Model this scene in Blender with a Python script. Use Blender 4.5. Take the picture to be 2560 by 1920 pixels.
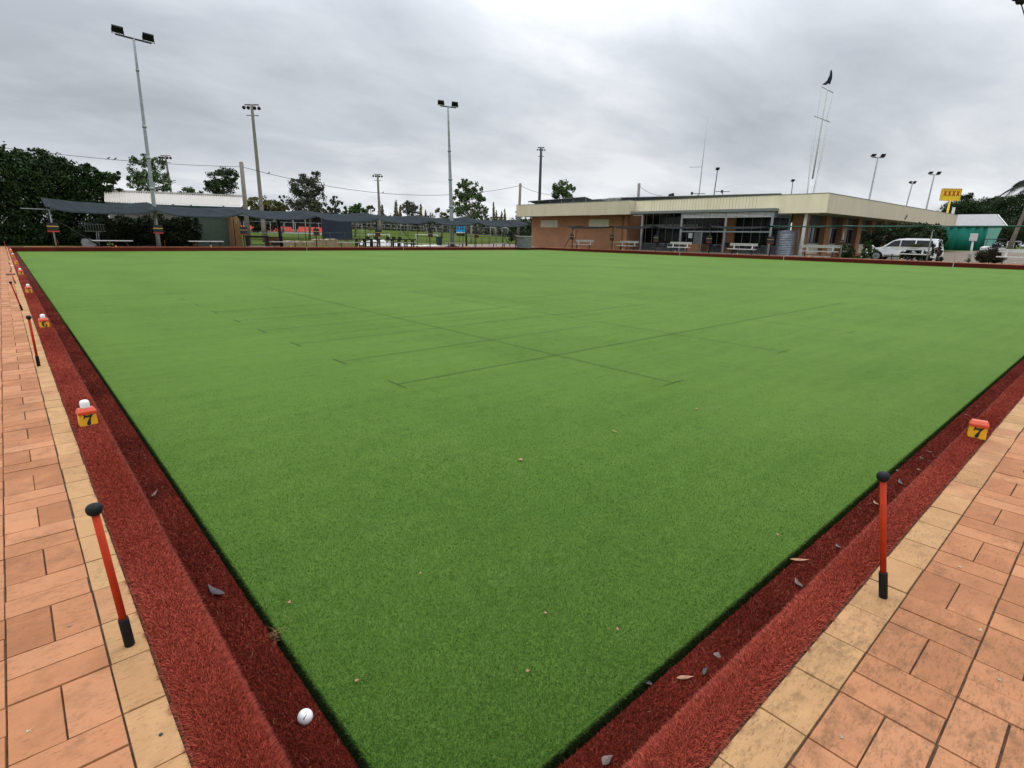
import bpy, math, random
import numpy as np
from mathutils import Vector, Matrix
for o in list(bpy.data.objects): bpy.data.objects.remove(o)
sc = bpy.context.scene
COL = sc.collection
R = math.radians
rng = np.random.default_rng(7)
random.seed(7)

# ------------------------------------------------------------------ camera
F_PX = 1381.34; PIT, ROL, YAW = R(14.949), R(1.025), R(41.992)
CAM = np.array([-0.5195, -0.8184, 1.4])
fw = np.array([math.sin(YAW)*math.cos(PIT), math.cos(YAW)*math.cos(PIT), -math.sin(PIT)])
_rt = np.array([math.cos(YAW), -math.sin(YAW), 0.0]); _up = np.cross(_rt, fw)
rt = _rt*math.cos(ROL)+_up*math.sin(ROL); up = -_rt*math.sin(ROL)+_up*math.cos(ROL)
cd = bpy.data.cameras.new('camera'); cam = bpy.data.objects.new('camera', cd); COL.objects.link(cam)
cd.sensor_width = 36; cd.lens = F_PX/2560*36; cd.clip_start = 0.05; cd.clip_end = 3000
m = Matrix(((rt[0], up[0], -fw[0], CAM[0]), (rt[1], up[1], -fw[1], CAM[1]), (rt[2], up[2], -fw[2], CAM[2]), (0, 0, 0, 1)))
cam.matrix_world = m
sc.camera = cam
# ------------------------------------------------------------------ world: overcast sky
SUN_EL, SUN_AZ = R(58), R(75)
w = bpy.data.worlds.new('World'); sc.world = w; w.use_nodes = True
nt = w.node_tree; nt.nodes.clear()
def N(t, **k):
    n = nt.nodes.new(t)
    for a, b in k.items(): setattr(n, a, b)
    return n
def mth(op, a, b=None, c=None):
    n = N('ShaderNodeMath', operation=op)
    for i, x in enumerate((a, b, c)):
        if x is None: continue
        if isinstance(x, (int, float)): n.inputs[i].default_value = x
        else: nt.links.new(x, n.inputs[i])
    return n.outputs[0]
tc = N('ShaderNodeTexCoord'); sep = N('ShaderNodeSeparateXYZ'); nt.links.new(tc.outputs['Generated'], sep.inputs[0])
zc = mth('MAXIMUM', sep.outputs[2], 0.0)
den = mth('ADD', zc, 0.26)
cx = mth('DIVIDE', sep.outputs[0], den); cy = mth('DIVIDE', sep.outputs[1], den)
cmb = N('ShaderNodeCombineXYZ'); nt.links.new(cx, cmb.inputs[0]); nt.links.new(cy, cmb.inputs[1])
def wnoise(scale, detail, rough, off, stretch=(1, 1, 1), dist=0.0):
    mp = N('ShaderNodeMapping'); mp.inputs['Location'].default_value = off; mp.inputs['Scale'].default_value = stretch
    mp.inputs['Rotation'].default_value = (0, 0, R(42))
    nt.links.new(cmb.outputs[0], mp.inputs[0])
    n = N('ShaderNodeTexNoise'); n.inputs['Scale'].default_value = scale; n.inputs['Detail'].default_value = detail
    n.inputs['Roughness'].default_value = rough; n.inputs['Distortion'].default_value = dist
    nt.links.new(mp.outputs[0], n.inputs[0]); return n.outputs[0]
n1 = wnoise(0.75, 3, 0.45, (5.1, 2.9, 0), (0.75, 1.25, 1), 0.35)
n2 = wnoise(2.6, 7, 0.56, (8.0, 2.2, 0), (0.8, 1.25, 1), 0.3)
nn = mth('ADD', mth('MULTIPLY', n1, 0.66), mth('MULTIPLY', n2, 0.34))
rp = N('ShaderNodeValToRGB'); nt.links.new(nn, rp.inputs[0])
e = rp.color_ramp.elements
e[0].position = 0.36; e[0].color = (0.435, 0.466, 0.51, 1)
e[1].position = 0.62; e[1].color = (0.83, 0.85, 0.88, 1)
el = rp.color_ramp.elements.new(0.50); el.color = (0.61, 0.643, 0.69, 1)
# overcast luminance: brighter towards the zenith and in a thin band at the horizon
vr = N('ShaderNodeMapRange'); vr.inputs['From Min'].default_value = 0.12; vr.inputs['From Max'].default_value = 0.85
vr.inputs['To Min'].default_value = 0.94; vr.inputs['To Max'].default_value = 2.9; vr.interpolation_type = 'SMOOTHSTEP'
nt.links.new(zc, vr.inputs[0])
hz = N('ShaderNodeMapRange'); hz.inputs['From Min'].default_value = 0.0; hz.inputs['From Max'].default_value = 0.13
hz.inputs['To Min'].default_value = 1.22; hz.inputs['To Max'].default_value = 1.0; nt.links.new(zc, hz.inputs[0])
lum = mth('MULTIPLY', vr.outputs[0], hz.outputs[0])
sk = N('ShaderNodeTexSky'); sk.sky_type = 'NISHITA'; sk.sun_disc = False; sk.sun_elevation = SUN_EL; sk.sun_rotation = SUN_AZ
sk.air_density = 1.0; sk.dust_density = 2.0
skb = N('ShaderNodeBackground'); nt.links.new(sk.outputs[0], skb.inputs[0]); skb.inputs[1].default_value = 0.006
cb = N('ShaderNodeBackground'); nt.links.new(rp.outputs[0], cb.inputs[0]); nt.links.new(lum, cb.inputs[1])
ad = N('ShaderNodeAddShader'); nt.links.new(skb.outputs[0], ad.inputs[0]); nt.links.new(cb.outputs[0], ad.inputs[1])
wo = N('ShaderNodeOutputWorld'); nt.links.new(ad.outputs[0], wo.inputs[0])
# ------------------------------------------------------------------ sun behind cloud
sl = bpy.data.lights.new('sun', 'SUN'); sl.energy = 1.2; sl.angle = R(22); sl.color = (1.0, 0.965, 0.91)
so = bpy.data.objects.new('sun', sl); COL.objects.link(so)
sd = Vector((math.sin(SUN_AZ)*math.cos(SUN_EL), math.cos(SUN_AZ)*math.cos(SUN_EL), math.sin(SUN_EL)))
so.rotation_euler = sd.to_track_quat('Z', 'Y').to_euler(); so.location = (20, 20, 60)
sc.view_settings.view_transform = 'Standard'; sc.view_settings.look = 'None'
sc.view_settings.exposure = 0.0; sc.view_settings.gamma = 1.0
sc.render.engine = 'CYCLES'
try:
    sc.cycles.max_bounces = 6; sc.cycles.diffuse_bounces = 3; sc.cycles.transparent_max_bounces = 8
except Exception: pass

# ------------------------------------------------------------------ pixel -> point in the place
S = 44.6; H = 0.25; PATCH = 0.2125
def ray(u, v): return fw+(u-1280)/F_PX*rt-(v-960)/F_PX*up
def G(u, v, z=H): d = ray(u, v); return CAM+d*(z-CAM[2])/d[2]
def PY(u, v, Y): d = ray(u, v); return CAM+d*(Y-CAM[1])/d[1]
def PX(u, v, X): d = ray(u, v); return CAM+d*(X-CAM[0])/d[0]
def PD(u, v, D): return CAM+ray(u, v)*D
def depth(p): return float(np.dot(np.asarray(p)-CAM, fw))
CR = {'a': (1940, 520, 6.9125), 'b': (2080, 400, 4.608), 'd': (2240, 380, 5.184), 'e': (1660, 520, 6.9125), 'f': (1380, 520, 6.9125),
      'g': (440, 480, 6.9125), 'h': (700, 500, 7.373), 'i': (960, 500, 5.53), 'j': (100, 480, 6.9125)}
def C(k, x, y): a = CR[k]; return a[0]+x/a[2], a[1]+y/a[2]

# ------------------------------------------------------------------ materials
def mat(name, col, rough=0.7, var=0.12, scale=6.0, bump=0.0, bscale=None, metal=0.0, spec=0.4, col2=None, detail=5, stretch=None, tone=0.0, coat=0.0, sheen=0.0, emit=None, trans=0.0, alpha=1.0):
    mt = bpy.data.materials.new(name); mt.use_nodes = True
    t = mt.node_tree; b = t.nodes['Principled BSDF']
    b.inputs['Roughness'].default_value = rough; b.inputs['Metallic'].default_value = metal
    b.inputs['Specular IOR Level'].default_value = spec; b.inputs['Coat Weight'].default_value = coat
    b.inputs['Sheen Weight'].default_value = sheen; b.inputs['Sheen Roughness'].default_value = 0.6
    b.inputs['Transmission Weight'].default_value = trans; b.inputs['Alpha'].default_value = alpha
    tcn = t.nodes.new('ShaderNodeTexCoord'); mp = t.nodes.new('ShaderNodeMapping')
    t.links.new(tcn.outputs['Object'], mp.inputs[0])
    if stretch: mp.inputs['Scale'].default_value = stretch
    nz = t.nodes.new('ShaderNodeTexNoise'); nz.inputs['Scale'].default_value = scale; nz.inputs['Detail'].default_value = detail
    t.links.new(mp.outputs[0], nz.inputs[0])
    r = t.nodes.new('ShaderNodeValToRGB'); t.links.new(nz.outputs[0], r.inputs[0])
    c2 = col2 if col2 else tuple(min(1, c*(1+var)) for c in col)
    c1 = col if col2 else tuple(c*(1-var) for c in col)
    r.color_ramp.elements[0].position = 0.32; r.color_ramp.elements[0].color = (*c1, 1)
    r.color_ramp.elements[1].position = 0.68; r.color_ramp.elements[1].color = (*c2, 1)
    out = r.outputs[0]
    if tone:
        at = t.nodes.new('ShaderNodeAttribute'); at.attribute_name = 'tone'
        mr = t.nodes.new('ShaderNodeMapRange'); mr.inputs['To Min'].default_value = 1-tone; mr.inputs['To Max'].default_value = 1+tone
        t.links.new(at.outputs['Fac'], mr.inputs[0])
        mx = t.nodes.new('ShaderNodeVectorMath'); mx.operation = 'SCALE'
        t.links.new(out, mx.inputs[0]); t.links.new(mr.outputs[0], mx.inputs['Scale']); out = mx.outputs[0]
    t.links.new(out, b.inputs['Base Color'])
    if bump:
        nb = t.nodes.new('ShaderNodeTexNoise'); nb.inputs['Scale'].default_value = bscale or scale*4; nb.inputs['Detail'].default_value = 4
        t.links.new(mp.outputs[0], nb.inputs[0])
        bp = t.nodes.new('ShaderNodeBump'); bp.inputs['Strength'].default_value = bump; bp.inputs['Distance'].default_value = 0.02
        t.links.new(nb.outputs[0], bp.inputs['Height']); t.links.new(bp.outputs[0], b.inputs['Normal'])
    if emit: b.inputs['Emission Color'].default_value = (*emit, 1); b.inputs['Emission Strength'].default_value = 1.0
    return mt
M = {}
M['steel'] = mat('galvanised_steel', (0.27, 0.29, 0.30), 0.5, 0.15, 3, metal=0.2)
M['steel_d'] = mat('dark_steel', (0.02, 0.022, 0.028), 0.45, 0.2, 5, metal=0.2)
M['white'] = mat('white_paint', (0.70, 0.70, 0.68), 0.45, 0.06, 3)
M['whitish'] = mat('aged_white_paint', (0.50, 0.50, 0.48), 0.55, 0.12, 3)
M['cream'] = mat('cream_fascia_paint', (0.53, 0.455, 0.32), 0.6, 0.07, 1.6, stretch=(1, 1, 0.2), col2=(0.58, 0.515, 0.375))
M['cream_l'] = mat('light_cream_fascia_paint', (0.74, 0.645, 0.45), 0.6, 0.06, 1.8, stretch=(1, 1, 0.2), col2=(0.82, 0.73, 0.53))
M['grime'] = mat('grime_edge', (0.44, 0.37, 0.25), 0.8, 0.3, 3, stretch=(1, 1, 0.2))
M['wood'] = mat('weathered_timber', (0.15, 0.13, 0.105), 0.85, 0.35, 3, bump=0.4, stretch=(6, 6, 0.5))
M['black'] = mat('black_rubber', (0.009, 0.009, 0.010), 0.6, 0.15, 30, spec=0.2)
M['blackboard'] = mat('black_board', (0.016, 0.014, 0.014), 0.6, 0.2, 8)
M['orange'] = mat('orange_red_plastic', (0.40, 0.032, 0.008), 0.6, 0.12, 20, spec=0.2)
M['orangecap'] = mat('orange_cap_plastic', (0.60, 0.065, 0.018), 0.35, 0.06, 25, coat=0.2)
M['yellow'] = mat('yellow_plastic', (0.70, 0.34, 0.012), 0.4, 0.08, 25)
M['whitecap'] = mat('white_cap_plastic', (0.80, 0.80, 0.82), 0.35, 0.03, 30)
M['ink'] = mat('black_print', (0.012, 0.010, 0.008), 0.5, 0.1, 30)
M['cloth'] = mat('blue_grey_shade_cloth', (0.027, 0.034, 0.039), 0.95, 0.2, 2.0, spec=0.05)
M['cloth_b'] = mat('black_shade_cloth', (0.016, 0.017, 0.018), 0.95, 0.2, 2.0, spec=0.05)
M['cloth_g'] = mat('green_shade_cloth', (0.006, 0.065, 0.042), 0.85, 0.15, 2.0)
M['trunk'] = mat('bark', (0.13, 0.105, 0.08), 0.9, 0.35, 4, bump=0.5)
M['trunkp'] = mat('pale_bark', (0.32, 0.29, 0.25), 0.85, 0.25, 4, bump=0.3)
M['brown'] = mat('dark_brown_timber', (0.030, 0.017, 0.012), 0.6, 0.25, 6)
M['tanbrick'] = mat('tan_brick', (0.36, 0.185, 0.085), 0.85, 0.15, 12, col2=(0.44, 0.24, 0.12))
M['redbrick_p'] = mat('brick_render', (0.30, 0.14, 0.07), 0.85, 0.2, 8)
M['concrete'] = mat('concrete', (0.36, 0.34, 0.31), 0.9, 0.12, 4, bump=0.2)
M['rock'] = mat('sandstone', (0.30, 0.22, 0.14), 0.9, 0.25, 2.5, bump=0.5)
M['glass_d'] = mat('dark_window_glass', (0.006, 0.007, 0.008), 0.12, 0.3, 1.5, spec=0.22)
M['alu'] = mat('grey_aluminium_frame', (0.20, 0.22, 0.23), 0.5, 0.08, 3)
M['gutter'] = mat('grey_green_gutter', (0.16, 0.18, 0.165), 0.5, 0.08, 3)
M['soffit'] = mat('soffit', (0.33, 0.31, 0.20), 0.7, 0.08, 3)
M['tube'] = mat('fluorescent_diffuser', (0.85, 0.85, 0.8), 0.4, 0.02, 3)
M['solar'] = mat('solar_panel_back', (0.040, 0.058, 0.050), 0.5, 0.2, 2, spec=0.2)
M['red'] = mat('red_paint', (0.55, 0.03, 0.03), 0.5, 0.15, 4)
M['redseat'] = mat('red_seats', (0.80, 0.09, 0.07), 0.6, 0.3, 0.9, col2=(0.85, 0.22, 0.17))
M['yellowp'] = mat('yellow_strip', (0.60, 0.36, 0.09), 0.5, 0.1, 8)
M['yellowshaded'] = mat('shaded_yellow_strip', (0.36, 0.21, 0.09), 0.6, 0.15, 8); M['redshaded'] = mat('shaded_red_strip', (0.22, 0.018, 0.015), 0.6, 0.15, 8); M['boardred'] = mat('dark_red_board', (0.045, 0.014, 0.010), 0.6, 0.2, 8)  # strip paints darkened in colour for the boards in shade
M['panelgrey'] = mat('dark_grey_panel', (0.075, 0.08, 0.08), 0.7, 0.1, 3); M['boxgrey'] = mat('weathered_grey_box', (0.13, 0.14, 0.14), 0.7, 0.2, 2)
M['signy'] = mat('sign_yellow', (0.78, 0.52, 0.015), 0.4, 0.04, 3)
M['signr'] = mat('sign_red', (0.42, 0.02, 0.01), 0.5, 0.05, 5)
M['teal'] = mat('teal_shade_screen', (0.005, 0.125, 0.09), 0.9, 0.25, 0.8, stretch=(1, 1, 0.4))
M['teal_l'] = mat('pale_teal_wall', (0.16, 0.38, 0.30), 0.8, 0.1, 2)
M['roofgrey'] = mat('grey_metal_roof', (0.27, 0.27, 0.275), 0.5, 0.06, 2)
M['roofwhite'] = mat('white_metal_roof', (0.47, 0.44, 0.40), 0.5, 0.06, 1.2, stretch=(1, 8, 8))
M['door_g'] = mat('green_roller_door', (0.13, 0.18, 0.14), 0.6, 0.1, 3)
M['carpaint'] = mat('white_car_paint', (0.74, 0.74, 0.76), 0.25, 0.02, 2, coat=0.6)
M['carglass'] = mat('car_glass', (0.008, 0.010, 0.011), 0.15, 0.1, 2, spec=0.25)
M['tail'] = mat('red_lens', (0.35, 0.01, 0.01), 0.2, 0.1, 9)
M['navy'] = mat('navy_screen', (0.022, 0.028, 0.045), 0.9, 0.25, 0.7, stretch=(1, 1, 0.3))
M['tankm'] = mat('corrugated_zinc', (0.24, 0.26, 0.30), 0.35, 0.25, 3, metal=0.75)
M['flag'] = mat('dark_flag_cloth', (0.012, 0.014, 0.04), 0.9, 0.6, 2.0)
M['wire'] = mat('wire', (0.03, 0.03, 0.035), 0.6, 0.1, 3)
M['bluesign'] = mat('blue_sign', (0.03, 0.30, 0.62), 0.5, 0.2, 2)
M['dgreen'] = mat('dark_green_plastic', (0.015, 0.04, 0.03), 0.5, 0.2, 4)
M['palewall'] = mat('pale_wall', (0.40, 0.36, 0.30), 0.8, 0.1, 2)
M['creamp'] = mat('cream_panel', (0.55, 0.52, 0.42), 0.6, 0.06, 3)
M['tan'] = mat('dry_tan_leaf', (0.33, 0.17, 0.10), 0.7, 0.3, 60, bump=0.3)
M['greyleaf'] = mat('dry_grey_leaf', (0.15, 0.115, 0.11), 0.85, 0.25, 60, bump=0.3, spec=0.1)
M['darkleaf'] = mat('dark_dead_leaf', (0.055, 0.042, 0.045), 0.45, 0.3, 60, bump=0.3)
M['straw'] = mat('straw', (0.30, 0.17, 0.085), 0.85, 0.3, 60, spec=0.1)
M['golf'] = mat('golf_ball_cover', (0.82, 0.82, 0.84), 0.35, 0.02, 30)
def foliage(name, c, var=0.45, tone=0.5):
    mt = mat(name, tuple(x*0.75 for x in c), 0.6, 0.2, 1.1, col2=tuple(x*1.35 for x in c), tone=tone, spec=0.08)
    return mt
M['f_dark'] = foliage('dark_foliage', (0.026, 0.046, 0.016))
M['f_hedge'] = foliage('hedge_foliage', (0.022, 0.034, 0.016))
M['f_mid'] = foliage('mid_green_foliage', (0.062, 0.098, 0.034))
M['f_olive'] = foliage('olive_foliage', (0.090, 0.090, 0.030))
M['f_grey'] = foliage('grey_green_foliage', (0.066, 0.072, 0.044))
M['f_pine'] = foliage('bright_pine_foliage', (0.042, 0.095, 0.022))
M['f_pop'] = foliage('autumn_poplar_foliage', (0.15, 0.12, 0.06))
M['f_red'] = foliage('dark_reddish_foliage', (0.045, 0.035, 0.022))
M['f_rose'] = foliage('rose_leaf_foliage', (0.045, 0.080, 0.020))

# brick wall (real mortar scale) ------------------------------------------------
def brickwall_mat(name, axis):
    mt = bpy.data.materials.new(name); mt.use_nodes = True; t = mt.node_tree; b = t.nodes['Principled BSDF']
    tcn = t.nodes.new('ShaderNodeTexCoord'); sx = t.nodes.new('ShaderNodeSeparateXYZ'); cb_ = t.nodes.new('ShaderNodeCombineXYZ')
    t.links.new(tcn.outputs['Object'], sx.inputs[0]); t.links.new(sx.outputs[axis], cb_.inputs[0]); t.links.new(sx.outputs[2], cb_.inputs[1])
    br = t.nodes.new('ShaderNodeTexBrick'); t.links.new(cb_.outputs[0], br.inputs[0])
    br.inputs['Scale'].default_value = 1.0; br.inputs['Brick Width'].default_value = 0.24; br.inputs['Row Height'].default_value = 0.086
    br.inputs['Mortar Size'].default_value = 0.008; br.inputs['Color1'].default_value = (0.40, 0.18, 0.088, 1)
    br.inputs['Color2'].default_value = (0.33, 0.14, 0.066, 1); br.inputs['Mortar'].default_value = (0.30, 0.20, 0.13, 1)
    nz = t.nodes.new('ShaderNodeTexNoise'); nz.inputs['Scale'].default_value = 0.8; t.links.new(tcn.outputs['Object'], nz.inputs[0])
    mr = t.nodes.new('ShaderNodeMapRange'); mr.inputs['To Min'].default_value = 0.75; mr.inputs['To Max'].default_value = 1.2; t.links.new(nz.outputs[0], mr.inputs[0])
    vm = t.nodes.new('ShaderNodeVectorMath'); vm.operation = 'SCALE'; t.links.new(br.outputs[0], vm.inputs[0]); t.links.new(mr.outputs[0], vm.inputs['Scale'])
    t.links.new(vm.outputs[0], b.inputs['Base Color']); b.inputs['Roughness'].default_value = 0.9
    return mt
M['brick_y'] = brickwall_mat('brick_wall_along_y', 1); M['brick_x'] = brickwall_mat('brick_wall_along_x', 0)

# ------------------------------------------------------------------ mesh builder
class MB:
    def __init__(s): s.v = []; s.f = []; s.sm = []
    def add(s, vs, fs, smooth=False):
        o = len(s.v); s.v += [tuple(map(float, x)) for x in vs]; s.f += [tuple(i+o for i in f) for f in fs]; s.sm += [smooth]*len(fs); return s
    def box(s, lo, hi):
        x0, y0, z0 = lo; x1, y1, z1 = hi
        return s.add([(x0,y0,z0),(x1,y0,z0),(x1,y1,z0),(x0,y1,z0),(x0,y0,z1),(x1,y0,z1),(x1,y1,z1),(x0,y1,z1)],
              [(0,3,2,1),(4,5,6,7),(0,1,5,4),(1,2,6,5),(2,3,7,6),(3,0,4,7)])
    def cbox(s, c, sz): c = np.array(c); h = np.array(sz)/2; return s.box(c-h, c+h)
    def bar(s, a, b, w, h, upv=(0, 0, 1)):
        a = np.array(a, float); b = np.array(b, float); d = b-a; L = np.linalg.norm(d); d /= L
        u = np.array(upv, float)
        if abs(np.dot(u, d)) > 0.98: u = np.array((1.0, 0, 0))
        x = np.cross(d, u); x /= np.linalg.norm(x); y = np.cross(x, d)
        vs = [p+x*w/2*i+y*h/2*j for p in (a, b) for i, j in ((-1,-1),(1,-1),(1,1),(-1,1))]
        return s.add(vs, [(0,1,2,3),(7,6,5,4),(0,4,5,1),(1,5,6,2),(2,6,7,3),(3,7,4,0)])
    def tube(s, pts, rs, n=8, caps=True):
        pts = [np.array(p, float) for p in pts]
        if not hasattr(rs, '__len__'): rs = [rs]*len(pts)
        vs = []; prev = None
        for i, p in enumerate(pts):
            d = pts[min(i+1, len(pts)-1)]-pts[max(i-1, 0)]; d = d/ (np.linalg.norm(d)+1e-12)
            if prev is None:
                a = np.array((1.0, 0, 0)) if abs(d[0]) < 0.9 else np.array((0, 1.0, 0))
            else: a = prev
            x = a-np.dot(a, d)*d; x /= np.linalg.norm(x); prev = x; y = np.cross(d, x)
            vs += [p+rs[i]*(math.cos(2*math.pi*k/n)*x+math.sin(2*math.pi*k/n)*y) for k in range(n)]
        fs = [(i*n+k, i*n+(k+1) % n, (i+1)*n+(k+1) % n, (i+1)*n+k) for i in range(len(pts)-1) for k in range(n)]
        s.add(vs, fs, True)
        if caps:
            o = len(s.v)-len(vs); s.f.append(tuple(o+k for k in range(n-1, -1, -1))); s.f.append(tuple(o+(len(pts)-1)*n+k for k in range(n))); s.sm += [False, False]
        return s
    def lathe(s, c, prof, n=20, ax=None):
        # prof: list (r, h) along axis ax from c
        c = np.array(c, float); d = np.array(ax if ax is not None else (0, 0, 1), float); d /= np.linalg.norm(d)
        a = np.array((1.0, 0, 0)) if abs(d[0]) < 0.9 else np.array((0, 1.0, 0))
        x = a-np.dot(a, d)*d; x /= np.linalg.norm(x); y = np.cross(d, x)
        vs = [c+d*h+r*(math.cos(2*math.pi*k/n)*x+math.sin(2*math.pi*k/n)*y) for r, h in prof for k in range(n)]
        fs = [(i*n+k, i*n+(k+1) % n, (i+1)*n+(k+1) % n, (i+1)*n+k) for i in range(len(prof)-1) for k in range(n)]
        s.add(vs, fs, True); o = len(s.v)-len(vs)
        s.f.append(tuple(o+k for k in range(n-1, -1, -1))); s.f.append(tuple(o+(len(prof)-1)*n+k for k in range(n))); s.sm += [False, False]
        return s
    def poly(s, pts): return s.add(pts, [tuple(range(len(pts)))])
    def prism(s, pts, off):
        n = len(pts); off = np.array(off, float); a = [np.array(p, float) for p in pts]; b = [p+off for p in a]
        return s.add(a+b, [tuple(range(n-1, -1, -1)), tuple(range(n, 2*n))]+[(i, (i+1) % n, n+(i+1) % n, n+i) for i in range(n)])
    def sphere(s, c, r, n=12, m_=8, sc_=(1, 1, 1)):
        vs = []; 
        for i in range(1, m_):
            th = math.pi*i/m_
            for k in range(n): ph = 2*math.pi*k/n; vs.append((c[0]+r*sc_[0]*math.sin(th)*math.cos(ph), c[1]+r*sc_[1]*math.sin(th)*math.sin(ph), c[2]+r*sc_[2]*math.cos(th)))
        fs = [((i)*n+k, (i+1)*n+k, (i+1)*n+(k+1) % n, i*n+(k+1) % n) for i in range(m_-2) for k in range(n)]
        t = len(vs); vs += [(c[0], c[1], c[2]+r*sc_[2]), (c[0], c[1], c[2]-r*sc_[2])]
        fs += [(t, k, (k+1) % n) for k in range(n)]+[(t+1, (m_-2)*n+(k+1) % n, (m_-2)*n+k) for k in range(n)]
        return s.add(vs, fs, True)
    def build(s, name, mt, parent=None, org=None, bevel=0.0):
        if org is None: org = tuple(parent['_w']) if (parent is not None and '_w' in parent) else (0, 0, 0)
        me = bpy.data.meshes.new(name)
        me.from_pydata([(x-org[0], y-org[1], z-org[2]) for x, y, z in s.v], [], s.f)
        me.polygons.foreach_set('use_smooth', s.sm); me.materials.append(mt); me.update()
        o = bpy.data.objects.new(name, me); COL.objects.link(o)
        if parent is not None:
            o.parent = parent
            if '_w' in parent: o['_w'] = tuple(org)
        else: o.location = org
        if bevel:
            b = o.modifiers.new('bevel', 'BEVEL'); b.width = bevel; b.segments = 2; b.limit_method = 'ANGLE'
        return o
def tag(o, label=None, cat=None, group=None, kind=None):
    if label: o['label'] = label
    if cat: o['category'] = cat
    if group: o['group'] = group
    if kind: o['kind'] = kind
    return o
def thing(name, loc, label, cat, group=None):
    o = bpy.data.objects.new(name, None); COL.objects.link(o); o.location = [float(x) for x in loc]; o['_w'] = [float(x) for x in loc]
    o.empty_display_size = 0.2
    return tag(o, label, cat, group)
def npmesh(name, V, Fv, mt, tone=None, org=(0, 0, 0), parent=None, nper=4):
    me = bpy.data.meshes.new(name); V = np.asarray(V, np.float32)-np.array(org, np.float32); nf = len(Fv)
    me.vertices.add(len(V)); me.vertices.foreach_set('co', V.ravel())
    me.loops.add(nf*nper); me.polygons.add(nf)
    me.loops.foreach_set('vertex_index', np.asarray(Fv, np.int32).ravel())
    me.polygons.foreach_set('loop_start', np.arange(0, nf*nper, nper, dtype=np.int32))
    me.polygons.foreach_set('loop_total', np.full(nf, nper, np.int32))
    if tone is not None:
        a = me.attributes.new('tone', 'FLOAT', 'FACE'); a.data.foreach_set('value', np.asarray(tone, np.float32))
    me.polygons.foreach_set('use_smooth', np.zeros(nf, bool))
    me.materials.append(mt); me.update(calc_edges=True); me.validate()
    o = bpy.data.objects.new(name, me); COL.objects.link(o)
    if parent is not None: o.parent = parent
    else: o.location = org
    return o
def struct(mb, name, mt, kind='structure', **k): return tag(mb.build(name, mt, **k), kind=kind)

# ================================================================== GROUND
def sm(a, b, x): t = np.clip((x-a)/(b-a), 0, 1); return t*t*(3-2*t)
MC = PD(860, 580, 118)
def gz(x, y):
    x = np.asarray(x, float); y = np.asarray(y, float)
    z = 0.2+0*x
    z = z-0.2*sm(47.5, 50, x)*sm(60, 50, y)+0.5*sm(60, 98, x)*sm(60, 50, y)
    z = z+2.1*np.exp(-(((x-MC[0])/55)**2+((y-MC[1])/30)**2))
    return z
xs = np.unique(np.concatenate([np.arange(-400, -20, 30), np.arange(-20, 60, 2.5), np.arange(60, 180, 6), np.arange(180, 1400, 60), [-3.46, -3.45, 47.3, 47.31]]))
ys = xs.copy()
X, Y = np.meshgrid(xs, ys, indexing='ij'); Z = gz(X, Y)
Z[(X > -3.455) & (X < 47.305) & (Y > -3.455) & (Y < 47.305)] = -0.5
nx, ny = X.shape; idx = np.arange(nx*ny).reshape(nx, ny)
Fq = np.stack([idx[:-1, :-1], idx[1:, :-1], idx[1:, 1:], idx[:-1, 1:]], -1).reshape(-1, 4)
M['lawn'] = mat('field_grass', (0.050, 0.068, 0.018), 1.0, 0.3, 0.12, col2=(0.080, 0.112, 0.028), bump=0.5, bscale=9, spec=0.0)
g = npmesh('ground', np.stack([X, Y, Z], -1).reshape(-1, 3), Fq, M['lawn']); tag(g, kind='structure')

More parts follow.
